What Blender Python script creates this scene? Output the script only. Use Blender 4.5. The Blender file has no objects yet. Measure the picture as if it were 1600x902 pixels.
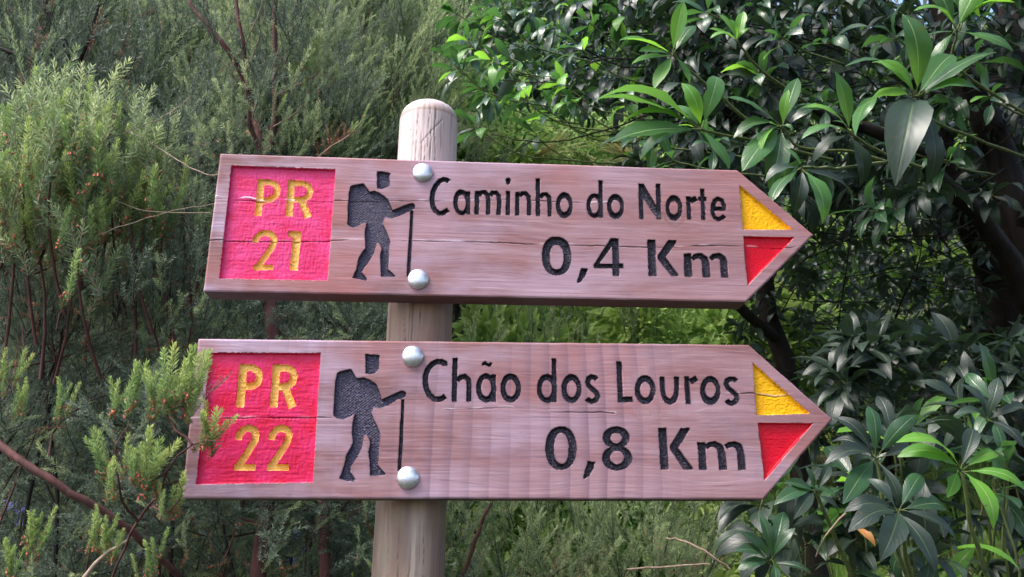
import bpy, math, random
import numpy as np
from mathutils import Vector, Matrix, Euler
R = math.radians
random.seed(7); rng = np.random.default_rng(7)
scene = bpy.context.scene
col = scene.collection

# ------------------------------------------------------------------ camera
CAM_H = 1.6                                   # eye height above the path
F_PX, PITCH, ROLL = 1345.0, 0.3043, -0.0120   # focal length in photo pixels (1600 wide), tilt up, roll
CM = (Matrix.Rotation(PITCH, 3, 'X') @ Matrix.Rotation(ROLL, 3, 'Y'))
cam_d = bpy.data.cameras.new('camera')
cam_d.sensor_width = 36.0; cam_d.lens = F_PX / 1600 * 36
cam_d.clip_start = 0.02; cam_d.clip_end = 500
cam_d.dof.use_dof = True; cam_d.dof.focus_distance = 1.35; cam_d.dof.aperture_fstop = 16.0
cam = bpy.data.objects.new('camera', cam_d); col.objects.link(cam)
m4 = Matrix((CM.col[0], CM.col[2], -CM.col[1])).transposed().to_4x4()
m4.translation = (0, 0, CAM_H)
cam.matrix_world = m4
scene.camera = cam

def at(px, py, Y):
    """world point at depth Y (metres in front of the viewer) seen at photo pixel px, py"""
    d = CM @ Vector(((px - 800) / F_PX, 1, (451 - py) / F_PX))
    return Vector((d.x, d.y, d.z)) * (Y / d.y) + Vector((0, 0, CAM_H))

# ------------------------------------------------------------------ sky and sun
SUN_EL, SUN_AZ = R(56), R(244)                # azimuth clockwise from +Y: behind the viewer's left shoulder
w = bpy.data.worlds.new('World'); scene.world = w; w.use_nodes = True
nt = w.node_tree
sky = nt.nodes.new('ShaderNodeTexSky'); sky.sky_type = 'NISHITA'; sky.sun_disc = False
sky.sun_elevation = SUN_EL; sky.sun_rotation = SUN_AZ
sky.air_density = 1.0; sky.dust_density = 3.0; sky.ozone_density = 1.0
bg = nt.nodes['Background']; bg.inputs['Strength'].default_value = 0.15
nt.links.new(sky.outputs[0], bg.inputs['Color'])
sun_d = bpy.data.lights.new('sun', 'SUN'); sun_d.energy = 1.5; sun_d.angle = R(22); sun_d.color = (1.0, 0.95, 0.9)
sun = bpy.data.objects.new('sun', sun_d); col.objects.link(sun)
sd = Vector((math.sin(SUN_AZ) * math.cos(SUN_EL), math.cos(SUN_AZ) * math.cos(SUN_EL), math.sin(SUN_EL)))
sun.rotation_euler = sd.to_track_quat('Z', 'Y').to_euler()
scene.view_settings.view_transform = 'Standard'; scene.view_settings.look = 'None'
scene.view_settings.exposure = 1.76; scene.view_settings.gamma = 1.0
scene.cycles.max_bounces = 8; scene.cycles.transmission_bounces = 4; scene.cycles.transparent_max_bounces = 8

# ------------------------------------------------------------------ helpers
def tag(o, label=None, cat=None, group=None, kind=None):
    for k, v in (('label', label), ('category', cat), ('group', group), ('kind', kind)):
        if v: o[k] = v
    return o
def empty(name, loc, label, cat, group=None):
    o = bpy.data.objects.new(name, None); col.objects.link(o); o.location = loc
    o.empty_display_size = .1
    return tag(o, label, cat, group)
def link(name, me, parent=None, mw=None, label=None, kind=None):
    """link a mesh whose coordinates are world ones; the child keeps its place under its parent"""
    o = bpy.data.objects.new(name, me); col.objects.link(o)
    mw = mw or Matrix.Identity(4)
    if parent:
        o.parent = parent
        o.matrix_parent_inverse = Matrix.Identity(4)
        o.matrix_basis = parent_world(parent).inverted() @ mw
    else:
        o.matrix_basis = mw
    return tag(o, label, kind=kind)
def parent_world(p):
    m = p.matrix_basis.copy()
    while p.parent: p = p.parent; m = p.matrix_basis @ m
    return m
def np_mesh(name, V, Fq, mats, smooth=True, attrs=None, uv=None, mi=None):
    """V (n,3), Fq (m,k) one face size"""
    me = bpy.data.meshes.new(name)
    V = np.asarray(V, np.float32); Fq = np.asarray(Fq, np.int32)
    n, k = Fq.shape
    me.vertices.add(len(V)); me.vertices.foreach_set('co', V.ravel())
    me.loops.add(n * k); me.loops.foreach_set('vertex_index', Fq.ravel())
    me.polygons.add(n); me.polygons.foreach_set('loop_start', np.arange(0, n * k, k, dtype=np.int32))
    if mi is not None: me.polygons.foreach_set('material_index', np.asarray(mi, np.int32))
    me.update(calc_edges=True)
    me.polygons.foreach_set('use_smooth', np.full(n, smooth))
    for a, (ty, d) in (attrs or {}).items():
        at_ = me.attributes.new(a, ty, 'POINT')
        at_.data.foreach_set('value' if ty == 'FLOAT' else 'vector', np.asarray(d, np.float32).ravel())
    if uv is not None:
        l = me.uv_layers.new(name='UVMap'); l.data.foreach_set('uv', np.asarray(uv, np.float32)[Fq.ravel()].ravel())
    for m in mats: me.materials.append(m)
    me.validate()
    return me
class MB:
    """collects quads (triangles as degenerate-free quads are kept separate) with a float attribute 't'"""
    def __init__(s): s.v = []; s.q = []; s.t = []; s.m = []; s.uv = []
    def add(s, vs, qs, ts=None, m=0, uv=None):
        b = len(s.v); s.v += [tuple(v) for v in vs]; s.q += [tuple(i + b for i in q) for q in qs]
        s.t += list(ts) if ts is not None else [0.0] * len(vs); s.m += [m] * len(qs)
        s.uv += list(uv) if uv is not None else [(0, 0)] * len(vs)
    def tube(s, pts, rad, sides=6, m=0, wob=0.0, cap=True):
        pts = [Vector(p) for p in pts]; n = len(pts); vs = []; uv = []; L = 0
        up = Vector((.3, .1, 1)).normalized()
        for i, p in enumerate(pts):
            d = (pts[min(i + 1, n - 1)] - pts[max(i - 1, 0)])
            d = d.normalized() if d.length > 1e-9 else Vector((0, 0, 1))
            a = d.cross(up); a = d.cross(Vector((1, 0, 0))) if a.length < 1e-3 else a
            a.normalize(); b = d.cross(a)
            if i: L += (p - pts[i - 1]).length
            r = rad[i] if isinstance(rad, (list, tuple)) else rad
            for k in range(sides):
                an = 2 * math.pi * k / sides
                rr = r * (1 + wob * random.uniform(-1, 1))
                vs.append(p + a * math.cos(an) * rr + b * math.sin(an) * rr); uv.append((k / sides, L))
        qs = [(i * sides + k, i * sides + (k + 1) % sides, (i + 1) * sides + (k + 1) % sides, (i + 1) * sides + k)
              for i in range(n - 1) for k in range(sides)]
        s.add(vs, qs, [0] * len(vs), m, uv)
    def mesh(s, name, mats, smooth=True):
        me = bpy.data.meshes.new(name)
        me.from_pydata(s.v, [], s.q)
        for mm in mats: me.materials.append(mm)
        me.polygons.foreach_set('material_index', s.m)
        me.polygons.foreach_set('use_smooth', [smooth] * len(s.q))
        a = me.attributes.new('t', 'FLOAT', 'POINT'); a.data.foreach_set('value', s.t)
        l = me.uv_layers.new(name='UVMap')
        idx = np.empty(len(me.loops), np.int32); me.loops.foreach_get('vertex_index', idx)
        l.data.foreach_set('uv', np.asarray(s.uv, np.float32)[idx].ravel())
        me.update()
        return me
def bez(p0, p1, p2, n=8, jit=0.0):
    out = []
    for i in range(n + 1):
        t = i / n
        q = Vector(p0) * (1 - t) ** 2 + Vector(p1) * 2 * t * (1 - t) + Vector(p2) * t * t
        if 0 < i < n and jit: q += Vector((random.uniform(-1, 1), random.uniform(-1, 1), random.uniform(-1, 1))) * jit
        out.append(q)
    return out
def path(pts, n=4, jit=0.0):
    """smooth Catmull-Rom through points"""
    P = [Vector(p) for p in pts]; P = [P[0] * 2 - P[1]] + P + [P[-1] * 2 - P[-2]]
    out = []
    for i in range(1, len(P) - 2):
        for k in range(n):
            t = k / n; a, b, c, d = P[i - 1:i + 3]
            q = .5 * ((2 * b) + (c - a) * t + (2 * a - 5 * b + 4 * c - d) * t * t + (-a + 3 * b - 3 * c + d) * t ** 3)
            if jit and (i > 1 or k): q += Vector([random.uniform(-jit, jit) for _ in range(3)])
            out.append(q)
    out.append(P[-2]); return out
def basis(y, zhint):
    y = Vector(y).normalized(); z = Vector(zhint); z = z - y * z.dot(y)
    if z.length < 1e-4: z = y.orthogonal()
    z.normalize(); x = y.cross(z)
    return Matrix((x, y, z)).transposed()
def rv(s=1.0): return Vector((random.gauss(0, s), random.gauss(0, s), random.gauss(0, s)))

# ------------------------------------------------------------------ materials
class N:
    def __init__(s, name, rough=.6, spec=.5):
        s.mat = bpy.data.materials.new(name); s.mat.use_nodes = True; s.t = s.mat.node_tree
        s.b = s.t.nodes['Principled BSDF']; s.out = s.t.nodes['Material Output']
        s.b.inputs['Roughness'].default_value = rough; s.b.inputs['Specular IOR Level'].default_value = spec
    def n(s, ty, **kw):
        nd = s.t.nodes.new(ty)
        for k, v in kw.items():
            if k.startswith('i_'): nd.inputs[k[2:].replace('_', ' ')].default_value = v
            else: setattr(nd, k, v)
        return nd
    def l(s, a, b): s.t.links.new(a, b)
    def coord(s, scale=(1, 1, 1), out='Object', loc=(0, 0, 0)):
        c = s.n('ShaderNodeTexCoord'); m = s.n('ShaderNodeMapping'); m.inputs['Scale'].default_value = scale
        m.inputs['Location'].default_value = loc; s.l(c.outputs[out], m.inputs[0]); return m.outputs[0]
    def noise(s, vec, scale=1, detail=3, rough=.5, dist=0):
        nd = s.n('ShaderNodeTexNoise'); s.l(vec, nd.inputs['Vector'])
        nd.inputs['Scale'].default_value = scale; nd.inputs['Detail'].default_value = detail
        nd.inputs['Roughness'].default_value = rough; nd.inputs['Distortion'].default_value = dist
        return nd.outputs[0]
    def ramp(s, f, stops):
        r = s.n('ShaderNodeValToRGB'); e = r.color_ramp.elements
        while len(e) < len(stops): e.new(.5)
        for el, (p, c) in zip(e, stops):
            el.position = p; el.color = tuple(c) + (1,) if len(c) == 3 else c
        s.l(f, r.inputs[0]); return r.outputs[0]
    def mix(s, f, a, b, mode='MIX'):
        m = s.n('ShaderNodeMix', data_type='RGBA', blend_type=mode)
        for i, v in ((0, f), (6, a), (7, b)):
            if hasattr(v, 'is_output') or hasattr(v, 'links'): s.l(v, m.inputs[i])
            else: m.inputs[i].default_value = v if i == 0 else (tuple(v) + (1,))
        return m.outputs[2]
    def math(s, op, a, b=0.0, clamp=False):
        m = s.n('ShaderNodeMath', operation=op); m.use_clamp = clamp
        for i, v in ((0, a), (1, b)):
            if hasattr(v, 'links'): s.l(v, m.inputs[i])
            else: m.inputs[i].default_value = v
        return m.outputs[0]
    def attr(s, name):
        a = s.n('ShaderNodeAttribute'); a.attribute_name = name; return a.outputs['Fac']
    def bump(s, h, strength=.3, dist=.001):
        b = s.n('ShaderNodeBump'); b.inputs['Strength'].default_value = strength; b.inputs['Distance'].default_value = dist
        s.l(h, b.inputs['Height']); s.l(b.outputs[0], s.b.inputs['Normal']); return b.outputs[0]
    def color(s, c): s.l(c, s.b.inputs['Base Color']) if hasattr(c, 'links') else setattr(s.b.inputs['Base Color'], 'default_value', tuple(c) + (1,))
    def translucent(s, c, fac):
        t = s.n('ShaderNodeBsdfTranslucent'); s.l(c, t.inputs[0]) if hasattr(c, 'links') else setattr(t.inputs[0], 'default_value', tuple(c) + (1,))
        mx = s.n('ShaderNodeMixShader'); mx.inputs[0].default_value = fac
        s.l(s.b.outputs[0], mx.inputs[1]); s.l(t.outputs[0], mx.inputs[2]); s.l(mx.outputs[0], s.out.inputs[0])

def wood(name, lower):
    m = N(name, .6, .32)
    kx = m.attr('knot')
    tc = m.n('ShaderNodeTexCoord'); wn = m.noise(m.coord((3.2, 3.2, 7), loc=(lower * 3, 0, 2)), 1, 2)
    cz = m.n('ShaderNodeCombineXYZ'); m.l(m.math('ADD', m.math('MULTIPLY', m.math('SUBTRACT', wn, .5), .075), m.math('MULTIPLY', kx, .03)), cz.inputs[2])
    ad = m.n('ShaderNodeVectorMath', operation='ADD'); m.l(tc.outputs['Object'], ad.inputs[0]); m.l(cz.outputs[0], ad.inputs[1])
    def wc(sc_, loc=(0, 0, 0)):
        mp = m.n('ShaderNodeMapping'); mp.inputs['Scale'].default_value = sc_; mp.inputs['Location'].default_value = loc; m.l(ad.outputs[0], mp.inputs[0]); return mp.outputs[0]
    g = m.noise(wc((4, 4, 150), (lower, 0, lower)), 1, 6, .66, .5)
    g2 = m.noise(wc((14, 14, 420)), 1, 3, .7)
    br = m.noise(wc((2.2, 2.2, 15), (3 + lower, 0, 1)), 1, 5, .6, .8)
    bl = m.noise(m.coord((6, 6, 13), loc=(lower * 5 + .5, 0, 0)), 1, 4, .6)
    c = m.ramp(br, [(.34, (.165, .068, .062)), (.5, (.268, .125, .125)), (.66, (.36, .21, .23))])
    c = m.mix(m.ramp(g, [(.35, (0, 0, 0)), (.6, (1, 1, 1))]), m.mix(.5, c, (.22, .10, .12), 'MULTIPLY') if 0 else m.mix(.34, c, (.22, .105, .135)), c)
    c = m.mix(m.math('MULTIPLY', m.ramp(g2, [(.5, (0, 0, 0)), (.72, (1, 1, 1))]), .2), c, (.50, .37, .43))
    sm = m.noise(m.coord((8, 8, 15), loc=(lower * 4, 3, 6)), 1, 6, .7)
    c = m.mix(m.math('MULTIPLY', m.ramp(sm, [(.54, (0, 0, 0)), (.68, (1, 1, 1))]), .5), c, (.19, .125, .16))
    sx_ = m.n('ShaderNodeSeparateXYZ'); m.l(tc.outputs['Object'], sx_.inputs[0])
    wx = m.n('ShaderNodeMapRange'); m.l(sx_.outputs[0], wx.inputs[0]); wx.inputs[1].default_value = -.28; wx.inputs[2].default_value = .5; wx.inputs[3].default_value = .85; wx.inputs[4].default_value = .08
    c = m.mix(m.math('MULTIPLY', m.ramp(bl, [(.42, (0, 0, 0)), (.62, (1, 1, 1))]), wx.outputs[0]), c, (.45, .33, .44))  # lilac bleaching, weighted left to paint in the sky's sheen there
    ln = m.noise(wc((7, 7, 260), (5, lower, 5)), 1, 4, .7)
    c = m.mix(m.math('MULTIPLY', m.ramp(ln, [(.60, (0, 0, 0)), (.68, (1, 1, 1))]), .25), c, (.58, .45, .50))
    c = m.mix(m.math('MULTIPLY', m.ramp(ln, [(.30, (1, 1, 1)), (.38, (0, 0, 0))]), .6), c, (.10, .05, .055))
    red = m.noise(m.coord((4, 4, 9), loc=(9 + lower, 2, 4)), 1, 3)
    c = m.mix(m.math('MULTIPLY', m.ramp(red, [(.5, (0, 0, 0)), (.66, (1, 1, 1))]), .6), c, (.36, .125, .115))
    if lower:                                   # planer marks: soft upright dark bands, and grey rub marks
        wob = m.noise(m.coord((3, 3, 3), loc=(2, 0, 1)), 1, 2, .5)
        v = m.math('FRACT', m.math('ADD', m.math('MULTIPLY', sx_.outputs[0], 41), m.math('MULTIPLY', wob, 1.6)))
        area = m.noise(m.coord((3, 3, 6), loc=(.4, 0, 3)), 1, 2)
        f = m.math('MULTIPLY', m.ramp(v, [(.35, (0, 0, 0)), (.9, (1, 1, 1)), (.96, (0, 0, 0))]), m.ramp(area, [(.36, (0, 0, 0)), (.52, (1, 1, 1))]))
        c = m.mix(m.math('MULTIPLY', m.math('MULTIPLY', f, m.ramp(sx_.outputs[0], [(.0, (.25, .25, .25)), (.03, (1, 1, 1)), (.25, (1, 1, 1)), (.36, (.12, .12, .12))])), .62), c, (.15, .08, .12))
    sp = m.noise(m.coord((45, 45, 60), loc=(7, 7, 7)), 1, 3)
    c = m.mix(m.math('MULTIPLY', m.ramp(sp, [(.66, (0, 0, 0)), (.78, (1, 1, 1))]), .45), c, (.14, .09, .11))
    kn = m.math('SINE', m.math('MULTIPLY', kx, 34.0))
    c = m.mix(m.math('MULTIPLY', m.math('MULTIPLY', kx, m.ramp(kn, [(.2, (0, 0, 0)), (.8, (1, 1, 1))])), .22), c, (.50, .40, .36))
    c = m.mix(m.math('MULTIPLY', kx, .45), c, (.30, .19, .21))
    c = m.mix(m.attr('pale'), c, (.88, .74, .80))
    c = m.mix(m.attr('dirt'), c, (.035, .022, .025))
    m.color(c)
    h = m.math('ADD', m.math('MULTIPLY', g, .6), m.math('MULTIPLY', g2, .5))
    m.bump(h, .35, .0012)
    return m.mat
def paint(name, c1, c2, worn, rough, wornamt=.62, weave=True):
    m = N(name, rough, .22)
    a = m.noise(m.coord((30, 30, 45)), 1, 4, .6)
    c = m.mix(m.ramp(a, [(.35, (0, 0, 0)), (.65, (1, 1, 1))]), c1, c2)
    s = m.noise(m.coord((160, 160, 260), loc=(1, 2, 3)), 1, 4, .65)
    c = m.mix(m.ramp(s, [(wornamt, (0, 0, 0)), (wornamt + .09, (1, 1, 1))]), c, worn)
    c = m.mix(m.attr('pale'), c, (.85, .72, .78))
    c = m.mix(m.attr('dirt'), c, (.04, .015, .02))
    m.color(c)
    h = m.noise(m.coord((260, 260, 330)), 1, 4, .7)
    m.bump(h, .35, .001)
    return m.mat
MAT = {}
MAT['wood0'] = wood('weathered_reddish_wood', 0); MAT['wood1'] = wood('weathered_reddish_wood_with_planer_marks', 1)
MAT['pink0'] = paint('faded_magenta_paint', (.60, .014, .095), (.68, .045, .19), (.28, .03, .07), .42, .66)
MAT['pink1'] = paint('magenta_red_paint', (.58, .006, .045), (.66, .022, .12), (.34, .02, .04), .4, .68)
MAT['yel'] = paint('ochre_yellow_letter_paint', (.84, .40, .07), (.88, .50, .13), (.24, .12, .03), .45, .64)
MAT['ytri'] = paint('yellow_gloss_paint', (.78, .37, .003), (.84, .45, .006), (.36, .13, .01), .3, .70)
MAT['rtri'] = paint('red_gloss_paint', (.50, .001, .012), (.58, .002, .022), (.75, .22, .27), .3, .74)
m = N('dark_stained_carving', .5, .4)
c = m.ramp(m.noise(m.coord((420, 420, 520)), 1, 3, .7), [(.40, (.007, .005, .009)), (.54, (.034, .025, .04)), (.78, (.30, .23, .36))])
m.color(m.mix(m.attr('dirt'), c, (.006, .005, .007))); m.bump(m.noise(m.coord((300, 300, 500)), 1, 3, .7), .8, .0015); MAT['black'] = m.mat
m = N('dark_violet_stained_carving', .55, .5)
c = m.ramp(m.noise(m.coord((420, 420, 520)), 1, 3, .7), [(.40, (.012, .009, .018)), (.56, (.055, .04, .085)), (.72, (.26, .20, .36))])
m.color(m.mix(m.attr('dirt'), c, (.01, .008, .012))); m.bump(m.noise(m.coord((300, 300, 500)), 1, 3, .7), .8, .0015); MAT['hiker'] = m.mat
m = N('weathered_post_wood', .6, .35)
g = m.noise(m.coord((60, 60, 3)), 1, 5, .6, .6); b2 = m.noise(m.coord((18, 18, 2.5), loc=(4, 1, 2)), 1, 4, .6)
c = m.ramp(b2, [(.3, (.17, .10, .07)), (.5, (.32, .22, .165)), (.7, (.47, .37, .31))])
c = m.mix(m.ramp(g, [(.3, (1, 1, 1)), (.5, (0, 0, 0))]), c, (.20, .13, .12))
b3 = m.noise(m.coord((26, 26, 9), loc=(0, 3, 2)), 1, 4, .6)
c = m.mix(m.math('MULTIPLY', m.ramp(b3, [(.5, (0, 0, 0)), (.7, (1, 1, 1))]), .5), c, (.33, .17, .11))
c = m.mix(m.math('MULTIPLY', m.ramp(m.noise(m.coord((22, 22, 10), loc=(9, 3, 2)), 1, 4, .7), [(.55, (0, 0, 0)), (.7, (1, 1, 1))]), .4), c, (.20, .22, .14))
c = m.mix(m.attr('pale'), c, (.72, .62, .66))
fs = m.noise(m.coord((150, 150, 5), loc=(2, 2, 2)), 1, 5, .7)
c = m.mix(m.math('MULTIPLY', m.ramp(fs, [(.56, (0, 0, 0)), (.66, (1, 1, 1))]), .6), c, (.09, .05, .04))
c = m.mix(m.math('MULTIPLY', m.ramp(m.noise(m.coord((70, 70, 40), loc=(1, 5, 2)), 1, 4, .7), [(.66, (0, 0, 0)), (.72, (1, 1, 1))]), .6), c, (.10, .06, .06))
m.color(m.mix(m.attr('dirt'), c, (.05, .03, .03))); m.bump(m.math('ADD', g, m.math('MULTIPLY', fs, -.6)), .6, .002); MAT['post'] = m.mat
m = N('galvanised_steel', .34, .5); m.b.inputs['Metallic'].default_value = .85
c = m.ramp(m.noise(m.coord((120, 120, 120)), 1, 4, .6), [(.35, (.52, .51, .57)), (.7, (.78, .76, .82))])
c = m.mix(m.ramp(m.noise(m.coord((260, 260, 260), loc=(3, 0, 0)), 1, 2), [(.70, (0, 0, 0)), (.76, (1, 1, 1))]), c, (.2, .17, .16))
m.color(c); m.bump(m.noise(m.coord((90, 90, 90)), 1, 3), .25, .001); MAT['steel'] = m.mat

def leaf_mat(name, dark, mid, rib, trans, tfac, rough=.34, edge=None):
    m = N(name, rough, .5)
    oi = m.n('ShaderNodeObjectInfo')
    uvn = m.n('ShaderNodeUVMap'); sx = m.n('ShaderNodeSeparateXYZ'); m.l(uvn.outputs[0], sx.inputs[0])
    ax = m.math('ABSOLUTE', m.math('SUBTRACT', sx.outputs[0], .5))
    vn = m.noise(m.coord((22, 22, 22)), 1, 3)
    f = m.math('ADD', m.math('MULTIPLY', oi.outputs['Random'], .75), m.math('MULTIPLY', vn, .3))
    c = m.ramp(f, [(.15, dark), (.75, mid)])
    ve = m.math('SINE', m.math('SUBTRACT', m.math('MULTIPLY', sx.outputs[1], 62), m.math('MULTIPLY', ax, 34)))
    vein = m.math('MULTIPLY', m.ramp(ve, [(.93, (0, 0, 0)), (1, (1, 1, 1))]), .07)
    c = m.mix(vein, c, rib)
    c = m.mix(m.ramp(ax, [(.012, (1, 1, 1)), (.03, (0, 0, 0))]), c, rib)
    if edge: c = m.mix(m.math('MULTIPLY', m.ramp(m.math('ADD', ax, m.math('MULTIPLY', vn, .3)), [(.5, (0, 0, 0)), (.62, (1, 1, 1))]), .8), c, edge)
    sp_ = m.noise(m.coord((70, 70, 70), loc=(3, 1, 2)), 1, 3, .6)
    c = m.mix(m.math('MULTIPLY', m.ramp(sp_, [(.68, (0, 0, 0)), (.73, (1, 1, 1))]), .75), c, (.11, .065, .025))
    gm = m.n('ShaderNodeNewGeometry'); c = m.mix(m.math('MULTIPLY', gm.outputs['Backfacing'], .55), c, tuple(min(1, q * 1.9 + .03) for q in mid))
    m.color(c)
    m.bump(m.math('ADD', m.math('MULTIPLY', ve, .1), m.ramp(ax, [(0, (0, 0, 0)), (.06, (1, 1, 1))])), .35, .0015)
    m.translucent(m.mix(.35, trans, c), tfac)
    return m.mat
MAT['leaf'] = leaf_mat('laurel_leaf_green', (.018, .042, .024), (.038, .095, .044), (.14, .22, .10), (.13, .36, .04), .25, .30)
MAT['leafmid'] = leaf_mat('brightened_laurel_leaf_green', (.035, .09, .03), (.075, .19, .055), (.22, .34, .14), (.22, .50, .05), .32, .30)  # laurel green brightened, making up for shade from the added canopy
MAT['leafdark'] = leaf_mat('darkened_laurel_leaf_green', (.013, .021, .019), (.026, .046, .032), (.07, .11, .05), (.04, .11, .015), .13, .43)  # leaf green darkened, putting some of the thicket's shade into the colour
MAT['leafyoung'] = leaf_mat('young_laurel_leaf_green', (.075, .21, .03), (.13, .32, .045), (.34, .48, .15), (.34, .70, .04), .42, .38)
MAT['leafdry'] = leaf_mat('dry_orange_leaf', (.32, .13, .03), (.45, .22, .06), (.3, .15, .05), (.6, .25, .05), .3, .6)
def needle_mat(name, base, tip, tfac=.3, var=.5):
    m = N(name, .55, .35)
    oi = m.n('ShaderNodeObjectInfo'); t = m.attr('t')
    c = m.ramp(t, [(.0, base), (1., tip)])
    hv = m.n('ShaderNodeHueSaturation'); m.l(c, hv.inputs['Color'])
    m.l(m.math('ADD', m.math('MULTIPLY', oi.outputs['Random'], var), 1 - var / 2), hv.inputs['Value'])
    m.l(m.math('ADD', m.math('MULTIPLY', oi.outputs['Random'], -.05), .525), hv.inputs['Hue'])
    m.color(hv.outputs[0]); m.translucent(hv.outputs[0], tfac)
    return m.mat
MAT['needle'] = needle_mat('heath_needles_green', (.125, .19, .11), (.46, .56, .25), .38, .8)
MAT['needlefresh'] = needle_mat('heath_needles_fresh_green', (.09, .18, .07), (.50, .62, .18), .38, .4)
MAT['needlegrey'] = needle_mat('heath_needles_greyish', (.09, .125, .09), (.23, .29, .19), .3, .7)
MAT['needledry'] = needle_mat('heath_needles_dry', (.16, .08, .045), (.38, .20, .08), .2, .6)
MAT['bud'] = N('reddish_buds', .6).mat; MAT['bud'].node_tree.nodes['Principled BSDF'].inputs['Base Color'].default_value = (.42, .10, .055, 1)
def bark(name, c1, c2, sc=40):
    m = N(name, .8, .25); n1 = m.noise(m.coord((sc, sc, sc / 5), 'Object'), 1, 5, .65)
    m.color(m.ramp(n1, [(.3, c1), (.65, c2)])); m.bump(n1, .6, .004); return m.mat
MAT['bark_red'] = bark('reddish_heath_bark', (.035, .015, .014), (.12, .048, .042))
MAT['bark_dark'] = bark('dark_mossy_bark', (.008, .006, .006), (.028, .019, .016), 30)
MAT['bark_pale'] = bark('pale_twig_bark', (.16, .11, .08), (.33, .25, .19), 60)
MAT['twig_green'] = bark('green_twig_bark', (.07, .09, .035), (.16, .19, .07), 60)
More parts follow.
